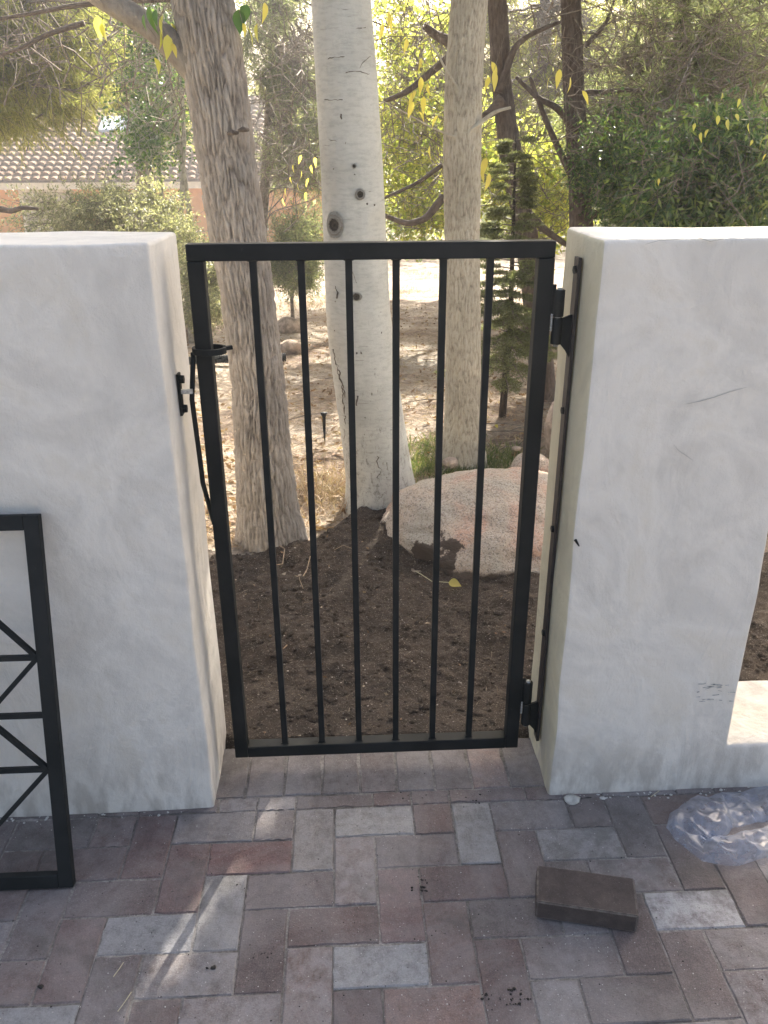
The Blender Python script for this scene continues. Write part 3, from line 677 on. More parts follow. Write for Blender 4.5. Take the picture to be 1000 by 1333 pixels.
# leaf clouds ---------------------------------------------------------------
def quads(P, D, L, Wd, g, curl=.0):
    """leaf blades: rhombus quads at P along D"""
    n = len(P); D = D/np.linalg.norm(D, axis=1, keepdims=True); X = g.normal(size=(n, 3)); X = np.cross(D, X); X /= np.linalg.norm(X, axis=1, keepdims=True)+1e-9
    L = np.asarray(L).reshape(-1, 1)*np.ones((n, 1)); Wd = np.asarray(Wd).reshape(-1, 1)*np.ones((n, 1))
    Nn = np.cross(D, X)
    V = np.stack([P, P+D*L*.45+X*Wd*.5, P+D*L+Nn*L*curl, P+D*L*.45-X*Wd*.5], 1).reshape(-1, 3)
    return V, np.arange(n*4).reshape(-1, 4)
GAPS = []                           # rays left free where the photograph shows sun coming through
def add_gap(p, r): GAPS.append((np.array(p, float), r))
def clear(P):
    k = np.ones(len(P), bool); d = np.array(sdir)
    for p, r in GAPS:
        v = P-p; t = v@d; k &= ~((np.linalg.norm(v-t[:, None]*d, axis=1) < r) & (t > 1.2))
    return k
_b0, _b1 = on_ground(318, 1056), on_ground(212, 1248); beam = _b1-_b0; beam -= sdir*beam.dot(sdir); beam.normalize()
def blocks(*pts):                   # a twig that would cross the sunbeam over the paving
    q = (_b0+_b1)/2
    for a, b in zip(pts[:-1], pts[1:]):
        for f in (0, .25, .5, .75, 1):
            p = a.lerp(b, f); v = p-q; v -= sdir*v.dot(sdir); c = beam; w = v-c*max(-.19, min(.19, v.dot(c)))
            if w.length < .042 and (p-q).length > 2: return True
    return False
def cloud(name, P, D, L, Wd, mat, parent, g, curl=.0, kind='stuff', gaps=True):
    k = clear(P) | (P[:, 2] < 2.2) if gaps else np.ones(len(P), bool); P, D = P[k], D[k]; L = L[k] if hasattr(L, '__len__') else L
    V, Q = quads(P, D, L, Wd, g, curl); return tag(link(name, mesh_np(V, Q, 4), mat, parent), kind=kind)
def curve(a, b, g, n=5, wob=.12, droop=0):
    a, b = Vector(a), Vector(b); L = (b-a).length
    return [a.lerp(b, i/n)+Vector((g.normal(), g.normal(), g.normal()))*L*wob*math.sin(math.pi*i/n)*.5+Vector((0, 0, -droop*L*math.sin(math.pi*i/n)*-1)) for i in range(n+1)]
def canopy(tree, root_pts, ells, nlimb, ntwig, nleaf, leaf, mat, g, limb_r=.02, wide=.5, spread=.9, twlen=.35, twigmat=None, along=.6, droop=-.1, limb_mat=None, name='crown', tuft=False):
    """limbs from points on the trunk into ellipsoids; twigs off the limbs; leaves off the twigs"""
    mb = MB(); LP = []; LD = []; ends = []
    for i in range(nlimb):
        c, rad = ells[i % len(ells)]; u = g.normal(size=3); u /= np.linalg.norm(u); u *= g.random()**(1/2.6)
        tgt = Vector(c)+Vector((u[0]*rad[0], u[1]*rad[1], u[2]*rad[2]))
        ds = [((Vector(p)-tgt).length+abs(g.normal())*.5, k) for k, p in enumerate(root_pts)]; st = Vector(root_pts[min(ds)[1]])
        pts = curve(st, tgt, g, 6); Lm = (tgt-st).length; rr = limb_r*min(1.5, .4+Lm*.35)
        if blocks(*[pts[k].lerp(pts[k+1], f_) for k in range(6) for f_ in (0, .33, .66)]): continue
        mb.tube(pts, [rr*(1-.8*k/6) for k in range(7)], 5)
        for k in range(ntwig):
            f = 1-(1-along)*g.random() if False else (1-along)+along*g.random(); q = f*6; a = int(min(5, q)); p0 = pts[a].lerp(pts[a+1], q-a)
            dv = (tgt-st).normalized()*.5+Vector(g.normal(size=3))*spread*.6+Vector((0, 0, droop)); dv.normalize()
            tl = twlen*g.uniform(.4, 1.2); p1 = p0+dv*tl; mid = (p0+p1)/2+Vector(g.normal(size=3))*tl*.08
            if blocks(p0, mid, p1): continue
            mb.tube([p0, mid, p1], [rr*.22+.001, rr*.16+.0008, .0008], 3)
            ends.append((p0, p1))
    E0 = np.array([e[0][:] for e in ends]); E1 = np.array([e[1][:] for e in ends]); n = len(E0)*nleaf
    idx = np.repeat(np.arange(len(E0)), nleaf); f = g.random(n)**.7; td = E1[idx]-E0[idx]; tl = np.linalg.norm(td, axis=1, keepdims=True); td = td/tl
    P = E0[idx]+td*tl*f[:, None]+g.normal(size=(n, 3))*leaf[0]*(.05 if tuft else .45)
    D = td*(.9 if tuft else .4)+g.normal(size=(n, 3))*wide+np.array([0, 0, droop*1.5])
    L = leaf[0]*g.uniform(.6, 1.25, n)
    tw = mb.build('twigs', twigmat or M['twig'], tree); tag(tw, kind='stuff')
    return cloud(name, P, D, L, leaf[1], mat, tree, g)

# gaps through which the sun reaches things in view
for a_, b_, r_ in ((318, 1056, .030), (308, 1075, .030), (297, 1095, .026), (284, 1113, .018), (266, 1135, .012), (246, 1200, .020), (233, 1216, .022), (220, 1238, .015), (172, 1315, .010)):
    q = on_ground(a_, b_); add_gap((q.x, q.y, 0), r_*1.2)
for p, r in (((.02, 3.12, .02), .05), ((-.03, 3.2, .02), .05), ((.04, 3.05, .02), .03), ((-.18, 3.55, 0), .14), ((-.30, 3.6, 0), .10), ((-.383, 1.88, .62), .08), ((-.383, 1.84, .45), .08), ((-.383, 1.80, .30), .07), ((-.383, 1.9, .8), .04), ((-.383, 1.76, .15), .04)): add_gap(p, r)
for x in (.75, .9, 1.05, 1.2, 1.35, .65): add_gap((x, 1.83, 1.45), .10)
for x in (-.75, -.95, -1.2): add_gap((x, 1.86, 1.45), .07)
for k in range(58): add_gap((rng.uniform(-2.4, 1.8), rng.uniform(4.1, 13.5), -.3), rng.uniform(.12, .6))

# --- cottonwood
Y1 = 3.42; ax = axis_px([(0, 265, 81), (50, 273, 81), (100, 281, 80), (150, 288, 77), (200, 294, 75), (250, 302, 75), (300, 309, 75), (350, 317, 72), (400, 324, 70), (500, 336, 70), (600, 343, 74), (660, 349, 78), (695, 353, 84)], Y1)
t1 = thing('cottonwood_tree', 'thick leaning tree with deeply furrowed grey bark behind the left of the gate', 'tree', ax[0][0])
trunk('trunk', ax, M['bark_cotton'], t1, nc=220, dz=.006, ridge=.021, fr=11, fz=6, seed=3, top=6.0, flare=.10, cells=(44, .15))
lb0 = at(262, 92, Y1); LP_ = [lb0+Vector((.03, 0, -.05)), at(236, 70, Y1-.02), at(210, 45, Y1-.03), at(178, 22, Y1-.02), at(140, 2, Y1), at(95, -28, Y1+.05), at(20, -90, Y1+.15)]
def limb(name, pts, rads, mat, parent, ridge=.003):
    pts = [Vector(p) for p in pts]; P2_ = []; R2 = []
    for i in range(len(pts)-1):
        for k in range(8): P2_.append(pts[i].lerp(pts[i+1], k/8)); R2.append(rads[i]+(rads[i+1]-rads[i])*k/8)
    P2_.append(pts[-1]); R2.append(rads[-1]); P3 = list(P2_)
    for _ in range(6): P3 = [P3[0]]+[(P3[i-1]+P3[i]*2+P3[i+1])/4 for i in range(1, len(P3)-1)]+[P3[-1]]
    mb = MB(); mb.tube(P3, R2, 28)
    V = np.array([v for v in mb.v]); s = 60
    V += ((fbm(V[:, 0]*s*.4, V[:, 1]*s, V[:, 2]*s*.4, 3, 5)-.5)*ridge*2)[:, None]*np.array([0, -.6, .5])
    mb.v = [tuple(v) for v in V]; o = mb.build(name, mat, parent, True)
    a_ = o.data.attributes.new('ridge', 'FLOAT', 'POINT'); a_.data.foreach_set('value', fbm(V[:, 0]*30, V[:, 1]*60, V[:, 2]*60, 3, 6).astype(np.float32)*1.1); return o
M['bark_limb'] = bark('limb_bark', (.24, .21, .17), (.14, .115, .09), (.30, .27, .22), 1.4)
limb('branch', LP_, [.060, .052, .045, .041, .038, .034, .026], M['bark_limb'], t1)
g1 = np.random.default_rng(101)
topc = ax[-1][0]; tr_pts = [topc+Vector((-.1*k, 0, .5*k)) for k in range(1, 8)]
canopy(t1, tr_pts, [((topc.x-.2, 3.9, 4.4), (1.7, 1.5, 1.3)), ((topc.x+.5, 4.2, 5.2), (1.6, 1.5, 1.2))], 40, 16, 10, (.075, .05), M['yellowgreen'], g1, .03, .9, 1.0, .4)
# knot line on the cottonwood
for (a_, b_) in ((317, 170), (303, 174)):
    q = at(a_, b_, Y1-.125); MB().tube([q+Vector((-.018, .004, 0)), q+Vector((0, -.006, .004)), q+Vector((.02, .004, .002))], [.006, .010, .005], 8).build('bark_scar', M['bark_cotton'], t1, True)

# --- aspen
Y2 = 3.78; ax = axis_px([(0, 444, 79), (100, 451, 82), (200, 457, 82), (300, 461.5, 82), (400, 466, 84), (450, 471, 85), (500, 477.5, 85), (560, 486, 84), (620, 494, 85), (650, 497, 88)], Y2)
t2 = thing('aspen_tree', 'smooth pale aspen trunk with dark eye scars behind the middle of the gate', 'tree', ax[0][0])
atr = trunk('trunk', ax, M['aspen'], t2, nc=110, dz=.012, ridge=.0022, fr=5, fz=1.5, seed=13, top=7.5, flare=.10, wob=.003)
topc = ax[-1][0]; tr_pts = [topc+Vector((0, 0, .6*k)) for k in range(1, 9)]
canopy(t2, tr_pts, [((.2, 4.0, 5.6), (1.5, 1.5, 1.6)), ((.7, 4.6, 4.6), (1.4, 1.4, 1.0))], 44, 16, 10, (.06, .05), M['yellow'], g1, .022, .9, 1.0, .35)
eye_m, t, p, o = mat_new('eye_scar'); v = coords(t)
gr = N(t, 'TexGradient', gradient_type='SPHERICAL'); mp = N(t, 'Mapping'); mp.inputs['Scale'].default_value = (1, .01, 1); t.links.new(v, mp.inputs['Vector'])
t.links.new(mp.outputs[0], gr.inputs[0]); wn = mix(t, .18, gr.outputs['Fac'], noise(t, v, 3.5, 4))
t.links.new(ramp(t, wn, [(.10, (.50, .49, .43)), (.22, (.36, .33, .27)), (.28, (.50, .48, .42)), (.42, (.40, .37, .30)), (.50, (.09, .075, .06)), (.70, (.14, .12, .09)), (1, (.05, .042, .03))]), p.inputs['Base Color'])
p.inputs['Roughness'].default_value = .85; bump(t, p, noise(t, v, 6, 4), .8, .1)
def surf(px_, py_, axl):           # first hit of the picture ray with the trunk
    d = Vector(ray(px_, py_)); d.normalize(); best = None
    for k in range(2000):
        p = Vector((0, 0, H))+d*(2.6+k*.001)
        zc = [a[0].z for a in axl]; cx = np.interp(p.z, zc, [a[0].x for a in axl]); cy = np.interp(p.z, zc, [a[0].y for a in axl]); r = np.interp(p.z, zc, [a[1] for a in axl])
        if (p.x-cx)**2+(p.y-cy)**2 < r*r: return p, Vector((p.x-cx, p.y-cy, 0)).normalized()
    return p, Vector((0, -1, 0))
def eye(px_, py_, rx, rz_, axl, parent):
    p, n = surf(px_, py_, axl); nr, nc = 12, 28; V = []; 
    for i in range(nr+1):
        q = i/nr
        hgt = .0045*math.exp(-((q-.62)/.16)**2)-.004*math.exp(-(q/.45)**2)+.0006*(1-q)
        for k in range(nc):
            a = 2*math.pi*k/nc; V.append((q*math.cos(a), -(hgt+.0024)/rx-(-(rx*q*math.cos(a))**2/(2*.16))/rx*-1*-1 if False else -(hgt+.0058)/rx+(rx*q*math.cos(a))**2/(2*.155)/rx, q*math.sin(a)*rz_/rx))
    o = link('eye_scar', mesh_np(V, grid_faces(nr+1, nc, True), 4), eye_m, None, True)
    o.parent = parent; o.scale = (rx,)*3; o.location = p-parent.location; o.rotation_euler = (0, 0, math.atan2(n.x, -n.y)*-1 if False else math.atan2(n.y, n.x)+math.pi/2)
s_ = pxm(at(450, 280, 3.65))
eye(436, 293, 14*s_, 17*s_, ax, t2); eye(468.5, 253, 7*s_, 7*s_, ax, t2); eye(464, 386, 8*s_, 5.5*s_, ax, t2); eye(461, 216, 3*s_, 3*s_, ax, t2)
dk = simple('dark_bark_crack', (.13, .105, .08), .9, .3, 60)
def marks(lst, w=.0022, wig=.8, axl=ax, par=t2, seed=1):
    g = random.Random(seed)
    for pts in lst:
        Q = []
        for (x1, y1), (x2, y2) in zip(pts[:-1], pts[1:]):
            nn = max(2, int(math.hypot(x2-x1, y2-y1)/3))
            for k in range(nn):
                f = k/nn; p, n = surf(x1+(x2-x1)*f+g.gauss(0, wig), y1+(y2-y1)*f+g.gauss(0, wig), axl); Q.append(p+n*.0005)
        MB().tube(Q, [max(.0007, w*g.uniform(.3, 1.3)) for _ in Q], 5).build('bark_crack', dk, par, True)
marks([[(426, 76), (440, 75), (453, 73)], [(450, 94), (462, 92), (485, 98)], [(468, 88), (475, 80), (486, 70)], [(462, 38), (470, 37), (480, 36)], [(422, 131), (436, 130), (450, 129)], [(428, 183), (442, 184)], [(471, 248), (488, 249)], [(455, 345), (466, 372)]], .0015, .7)
marks([[(437, 372), (440, 392)], [(434, 455), (440, 480), (446, 500), (448, 530), (450, 560), (452, 600), (454, 640)], [(436, 470), (443, 495), (452, 520)], [(452, 600), (460, 640)]], .0036, 1.0, seed=4)
marks([[(444, 149), (444.5, 158)], [(434, 220), (434.5, 222)], [(462, 227), (463, 228)], [(478, 265), (479, 267)], [(487, 266), (488, 267)], [(450, 186), (451, 187)], [(497, 433), (498, 435)], [(470, 457), (472, 463)], [(488, 480), (489, 481)], [(436, 392), (437, 394)], [(435, 430), (436, 432)], [(466, 515), (465, 525), (464, 528)], [(484, 512), (486, 517)], [(474, 565), (478, 568)]], .004, .5, seed=6)
marks([[(495, 648), (492, 630), (495, 610), (490, 590)], [(503, 645), (506, 620), (503, 600)], [(486, 640), (480, 625)], [(515, 640), (520, 615)], [(495, 630), (510, 615), (515, 600)]], .0022, 1.5, seed=8)

# --- middle tree (behind boulder)
Y3 = 4.38; ax3 = axis_px([(0, 611, 49), (100, 604, 50), (200, 601.5, 50), (300, 601, 46), (400, 603.5, 45), (500, 603, 47), (560, 603.5, 50), (600, 602, 58)], Y3)
t3 = thing('upright_tree', 'straight slim tree with fine grey-brown bark behind the boulder', 'tree', ax3[0][0])
trunk('trunk', ax3, M['bark_mid'], t3, nc=150, dz=.007, ridge=.010, fr=8, fz=11, seed=23, top=7, flare=.12, cells=(40, .09))
topc = ax3[-1][0]; tr_pts = [topc+Vector((0, 0, .6*k)) for k in range(1, 8)]
canopy(t3, tr_pts, [((1.0, 5.3, 5.0), (1.5, 1.4, 1.6)), ((.6, 4.8, 4.0), (1.2, 1.0, .9)), ((1.5, 5.8, 3.7), (1.4, .9, .85))], 84, 18, 14, (.065, .05), M['yellowgreen'], g1, .022, .9, 1.0, .35)  # last ellipsoid: unseen filler foliage added to shade the soil and paving
for pts, r in (([(603, 178), (590, 178), (560, 165), (530, 148), (500, 132)], .006), ([(600, 120), (580, 90), (570, 70), (550, 40), (535, 10)], .006), ([(607, 175), (625, 160), (645, 145), (665, 140)], .012), ([(600, 90), (612, 70), (622, 40)], .004)):
    limb('branch', [at(a_, b_, Y3-.08) for a_, b_ in pts], [r, r*.9, r*.7, r*.5, r*.35][:len(pts)], M['bark_mid'], t3, .001)
# --- dark pines
def dark_trunk(lbl, rows, Y, seed, ells, dens, nm='pine_tree'):
    a = axis_px(rows, Y); t = thing(nm, lbl, 'tree', a[0][0]); trunk('trunk', a, M['bark_dark'], t, nc=72, dz=.02, ridge=.014, fr=7, fz=3, seed=seed, cells=(20, .09), top=8.5, zbot=-.8)
    g = np.random.default_rng(seed); tp = a[-1][0]
    canopy(t, [tp+Vector((0, 0, .5*k)) for k in range(-2, 11)], ells, *dens, (.11, .008), M['pine_grey'], g, .022, .55, 1.0, .38, tuft=True); return t, a
t4, a4 = dark_trunk('dark leaning pine trunk rising behind the small spruce', [(0, 647, 26), (50, 650, 26), (100, 652, 26), (150, 658, 29), (200, 665, 30), (250, 673, 28), (300, 685, 30), (400, 697, 32), (500, 707, 34), (540, 709, 36)], 6.1, 41, [((1.3, 6.6, 4.6), (1.7, 1.2, 1.6)), ((2.0, 7.0, 4.1), (1.6, 1.0, 1.0))], (90, 18, 32))  # second ellipsoid is unseen crown filler, added across the sun's path as shade
t5, a5 = dark_trunk('dark straight pine trunk just left of the right wall top', [(0, 743, 27), (100, 746, 28), (200, 752, 28), (250, 755, 29), (300, 757, 31), (420, 760, 33), (520, 762, 36)], 6.9, 51, [((2.2, 7.2, 4.8), (1.9, 1.3, 1.7)), ((3.3, 7.0, 4.0), (1.5, 1.0, 1.0)), ((2.45, 5.6, 3.35), (1.0, .6, .4))], (130, 18, 32))  # last two ellipsoids: unseen boughs added to keep sun off the opening's ledge
for (par, Y, pts, r) in ((t5, 6.85, [(748, 165), (735, 150), (722, 138), (700, 128), (672, 100)], .035), (t5, 6.85, [(745, 230), (730, 200), (712, 160), (700, 128), (690, 100)], .03), (t5, 6.85, [(762, 282), (780, 278), (800, 280), (818, 292)], .04), (t5, 6.9, [(755, 140), (762, 120), (780, 121), (812, 117), (840, 118)], .03),
                     (t4, 6.0, [(650, 120), (670, 60), (690, 45), (730, 28)], .025), (t4, 6.0, [(655, 130), (640, 146), (628, 152)], .05), (t4, 6.05, [(690, 280), (710, 300), (735, 317), (760, 330)], .03), (t5, 6.9, [(762, 60), (790, 30), (800, 0)], .02)):
    limb('branch', [at(a_, b_, Y) for a_, b_ in pts], [r*(1-.6*k/(len(pts)-1)) for k in range(len(pts))], M['bark_dark'], par, .004)

# ================================================================= BACKGROUND PLANTS
def tree_bg(nm, lbl, cat, base_px, Y, trunks, ells_px, dens, leaf, mat, seed, group=None, twigmat=None, wide=.6, spread=.9, twlen=.4, tuft=False, droop=-.1, limb_r=.02, barkm=None, tr=.06, depth=1.0, grow=1.0):
    """ells_px: (cx, cy, rx, ry) in photo pixels turned into world ellipsoids at distance Y"""
    b = at(base_px, 400, Y); zb = float(gh(0, Y)); t = thing(nm, lbl, cat, (b.x, Y, zb), group); g = np.random.default_rng(seed)
    rp = []
    for tp in trunks:
        pts = [at(x, y, Y+tp[1]) for x, y in tp[0]]; pts = [Vector((pts[0].x, pts[0].y, zb-.1))]+pts
        MB().tube(pts, [tp[2]*(1-.55*k/(len(pts)-1)) for k in range(len(pts))], 12).build('trunk', barkm or M['twig'], t, True)
        for k in range(len(pts)-1):
            for f in (0, .33, .66): rp.append(pts[k].lerp(pts[k+1], f))
        rp.append(pts[-1]); rp = [q for q in rp if q.z > zb+.25] or rp
    el = []
    for (cx, cy, rx, ry) in ells_px:
        c = at(cx, cy, Y); s = pxm(c); el.append(((c.x, Y, c.z), (rx*s*grow, depth*1.3, ry*s*(grow if cy < 180 else 1))))
    canopy(t, rp, el, *dens, leaf, mat, g, limb_r, wide, spread, twlen, twigmat=twigmat, tuft=tuft, droop=droop); return t
# silver shrub left, in front of the house
tree_bg('silver_shrub', 'silvery green shrub above the left wall in front of the house', 'shrub', 170, 8.0, [([(150, 330), (140, 290), (120, 260)], 0, .03), ([(190, 330), (200, 290), (225, 260)], .2, .03)], [(95, 285, 70, 38), (205, 285, 58, 34), (150, 272, 70, 20), (240, 330, 30, 40)], (64, 18, 24), (.040, .011), M['sage'], 61, wide=.8, twlen=.28, depth=.6, limb_r=.012)
tree_bg('silver_shrub', 'greyish low shrub seen between the furrowed tree and the aspen', 'shrub', 385, 10.6, [([(380, 390), (385, 350)], 0, .03)], [(375, 320, 45, 55), (390, 352, 42, 30), (400, 300, 30, 40)], (80, 16, 26), (.038, .010), M['pine_grey'], 62, wide=.8, twlen=.25, depth=.6, limb_r=.012)
tree_bg('round_shrub', 'low yellowish shrub just left of the furrowed trunk seen through the gate', 'shrub', 265, 7.4, [([(265, 400), (262, 360)], 0, .02)], [(262, 345, 28, 55), (268, 395, 22, 18)], (44, 14, 24), (.035, .010), M['sage'], 63, wide=.8, twlen=.2, depth=.4, limb_r=.01)
# young multi stem tree
tree_bg('slender_tree', 'slender young tree with several pale stems left of the furrowed trunk', 'tree', 225, 9.5, [([(250, 300), (228, 150), (210, 60), (205, -40)], 0, .035), ([(215, 300), (200, 150), (185, 60), (170, -30)], .3, .03), ([(235, 300), (240, 180), (235, 90), (240, -20)], -.2, .03), ([(200, 300), (190, 200), (170, 130)], .1, .02)], [(205, 100, 50, 65), (195, 185, 35, 40), (215, 30, 50, 50)], (62, 14, 8), (.050, .026), M['green'], 64, barkm=M['twig_pale'], twigmat=M['twig_pale'], wide=.9, twlen=.4, depth=.8, limb_r=.012)
# big pines left
tree_bg('pine_tree', 'olive green pine with drooping boughs at the upper left corner', 'tree', -60, 10.5, [([(-60, 300), (-70, 100), (-80, -200)], 0, .16)], [(20, 50, 95, 70), (95, 60, 90, 62), (60, -20, 120, 80), (0, 120, 40, 35)], (120, 20, 34), (.13, .009), M['pine'], 65, tuft=True, grow=1.3, twlen=.5, depth=1.0, droop=-.3, limb_r=.03)
tree_bg('pine_tree', 'pale olive pine behind the roof, left of the furrowed trunk', 'tree', 190, 13.5, [([(190, 320), (180, 100), (175, -200)], 0, .13)], [(150, 30, 90, 62), (215, 50, 60, 80), (90, -10, 100, 60)], (100, 20, 30), (.15, .011), M['pine'], 66, tuft=True, grow=1.3, twlen=.55, depth=1.2, droop=-.2, limb_r=.03)
tree_bg('pine_tree', 'greyish pine between the furrowed trunk and the aspen', 'tree', 335, 12.0, [([(340, 330), (350, 150), (365, -100)], 0, .09)], [(370, 40, 55, 80), (405, 105, 38, 55), (405, 200, 22, 40)], (100, 20, 28), (.13, .010), M['pine_grey'], 67, tuft=True, grow=1.3, twlen=.45, depth=1.0, limb_r=.025)
# yellowing tree between aspen and middle tree
tree_bg('yellowing_tree', 'twiggy tree with yellow and olive leaves between the aspen and the slim tree', 'tree', 598, 9.5, [([(595, 330), (575, 220), (555, 100), (520, -40)], 0, .035), ([(600, 300), (590, 150), (590, 20)], .3, .03)], [(540, 60, 50, 80), (545, 170, 52, 70), (540, 250, 50, 45), (580, 140, 60, 90)], (90, 16, 9), (.065, .032), M['yellowgreen'], 68, wide=.9, twlen=.45, depth=1.2, limb_r=.016, grow=1.2)
tree_bg('pine_tree', 'hazy olive pine filling the gap right of the aspen', 'tree', 604, 15.0, [([(604, 320), (604, 100), (600, -200)], 0, .12)], [(540, 40, 60, 90), (600, 120, 80, 90), (540, 180, 60, 70), (690, 60, 80, 90)], (110, 20, 28), (.17, .012), M['pine'], 69, tuft=True, grow=1.3, twlen=.6, depth=1.4, limb_r=.03)
tree_bg('yellowing_tree', 'yellow leafed bush low between the slim tree and the dark pines', 'bush', 700, 9.0, [([(700, 330), (705, 240)], 0, .03)], [(640, 215, 30, 55), (715, 210, 28, 60), (700, 280, 60, 40)], (60, 14, 9), (.06, .030), M['yellowgreen'], 70, wide=.9, twlen=.4, depth=.8, limb_r=.012)
# grey pines to the right
tree_bg('pine_tree', 'grey green pine with slanting limbs over the right wall', 'tree', 850, 7.6, [([(835, 300), (850, 180), (880, 60), (905, -60)], 0, .09), ([(900, 300), (905, 160), (930, 80), (1000, 20)], .3, .05)], [(830, 60, 80, 80), (920, 50, 90, 70), (800, 160, 55, 70), (870, 140, 70, 60), (980, 80, 60, 80)], (150, 20, 28), (.095, .007), M['pine_grey'], 71, tuft=True, grow=1.3, twlen=.4, depth=.9, barkm=M['bark_dark'], limb_r=.022)
tree_bg('pine_tree', 'tall olive pine behind the two dark trunks', 'tree', 700, 12.5, [([(715, 320), (712, 100), (705, -200)], 0, .12)], [(690, 60, 70, 90), (790, 90, 80, 90), (720, 180, 90, 70)], (110, 20, 28), (.14, .010), M['pine'], 72, tuft=True, grow=1.3, twlen=.5, depth=1.2, limb_r=.028)
tree_bg('pine_tree', 'dense olive pine at the upper right behind everything', 'tree', 930, 13.0, [([(930, 320), (925, 100), (920, -200)], 0, .12)], [(860, 60, 90, 100), (960, 90, 90, 100), (880, 180, 90, 70), (1000, 200, 80, 70)], (110, 20, 30), (.15, .012), M['pine_grey'], 73, tuft=True, grow=1.3, twlen=.5, depth=1.2, limb_r=.028)
# dark broadleaf thicket right
lau = tree_bg('laurel_bush', 'dense dark green leafy bush standing above the right wall', 'bush', 930, 5.2, [([(905, 330), (915, 250), (900, 180)], 0, .02), ([(960, 330), (965, 240), (985, 170)], .2, .02)], [(945, 250, 75, 55), (890, 265, 55, 45), (975, 190, 50, 60), (915, 200, 45, 45)], (110, 16, 14), (.060, .017), M['darkgreen'], 74, wide=.8, twlen=.28, depth=.5, droop=-.35, limb_r=.009)
tree_bg('dark_shrub', 'dark olive shrub right of the straight pine trunk', 'shrub', 830, 6.4, [([(835, 330), (840, 240)], 0, .025)], [(840, 245, 50, 60), (800, 200, 35, 50)], (70, 16, 20), (.050, .013), M['darkgreen'], 75, wide=.8, twlen=.3, depth=.6, limb_r=.012)
# spruce sapling
sp = on_ground(655, 520); SY = 5.5; b = at(655, 520, SY); t = thing('small_spruce', 'small dark spruce with layered boughs right of the slim tree', 'tree', (b.x, SY, float(gh(0, SY))))
g = np.random.default_rng(80); mb = MB(); top = at(672, 170, SY)
mb.tube([(b.x, SY, -.15), (b.x+.02, SY, .6), top], [.028, .02, .004], 8).build('trunk', M['bark_dark'], t, True)
mb = MB(); PP = []; DD = []
for k in range(90):
    f = .12+.86*(k/90); o_ = Vector((b.x, SY, 0)).lerp(top, f); o_.z = (0)+(top.z)*f; a_ = g.uniform(0, 6.28); l = (.42*(1-f)+.10)*g.uniform(.75, 1.1)
    e = o_+Vector((math.cos(a_)*l, math.sin(a_)*l, -.10*l+.12*l*f)); m_ = (o_+e)/2+Vector((0, 0, .06*l)); mb.tube([o_, m_, e], [.006, .004, .0015], 4)
    for q in range(7):
        f2 = .25+.7*q/7; p0 = o_.lerp(e, f2)+Vector((0, 0, .05*l*math.sin(math.pi*f2)))
        for sgn in (-1, 1):
            s2 = a_+sgn*.9; l2 = l*.42*(1-f2*.6); e2 = p0+Vector((math.cos(s2)*l2, math.sin(s2)*l2, -.12*l2)); mb.tube([p0, e2], [.002, .001], 3)
            nn = int(22+l2*330); ff = g.random(nn)[:, None]; A_ = np.array(p0[:])+(np.array(e2[:])-np.array(p0[:]))*ff
            dd = (np.array(e2[:])-np.array(p0[:]))/l2*.7+g.normal(size=(nn, 3))*.6; PP.append(A_); DD.append(dd)
tag(mb.build('boughs', M['twig'], t), kind='stuff'); cloud('crown', np.concatenate(PP), np.concatenate(DD), .026, .0050, M['spruce'], t, g, gaps=False)
# leafy trees that frame the view, unseen tops shade the yard
g = np.random.default_rng(90)
def far_mass(name, lbl, n, x0, x1, y0, y1, z0, z1, L, Wd, mat, seed, nb=60):
    g = np.random.default_rng(seed); C = np.stack([g.uniform(x0, x1, nb), g.uniform(y0, y1, nb), g.uniform(z0, z1, nb)], -1); i = g.integers(0, nb, n)
    P = C[i]+g.normal(size=(n, 3))*np.array([1.5, 1.5, 1.0]); D = g.normal(size=(n, 3))+np.array([0, 0, -.4])
    V, Q = quads(P, D, L*g.uniform(.6, 1.3, n), Wd, g); tag(link(name, mesh_np(V, Q, 4), mat), lbl, 'woodland', kind='stuff')
far_mass('far_wood', 'mass of olive trees beyond the house and garden', 26000, -26, 26, 44, 60, -1, 5.0, .7, .22, M['pine'], 91, 170)
far_mass('far_thicket', 'distant thicket right of the house behind the garden', 30000, 1.5, 22, 26, 36, -1.2, 2.6, .34, .11, M['pine_grey'], 92, 120)
for i, (px_, y_, s, lb_) in enumerate(((-40, 44, 1.2, 'far tree crown'), (300, 46, 1, 'x'), (604, 38, 1, 'x'), (860, 40, 1, 'x'))):
    p = at(px_, 300, y_); MB().tube([(p.x, y_, -2), (p.x+.3, y_, 7)], [.3, .15], 10).build('far_tree_trunk', M['bark_dark'], None, True)
    tag(bpy.context.scene.collection.objects[-1], ['dark far trunk at the far left beyond the house', 'dark far trunk behind the furrowed tree', 'dark far trunk behind the slim tree', 'dark far trunk beyond the right wall'][i], 'tree trunk')

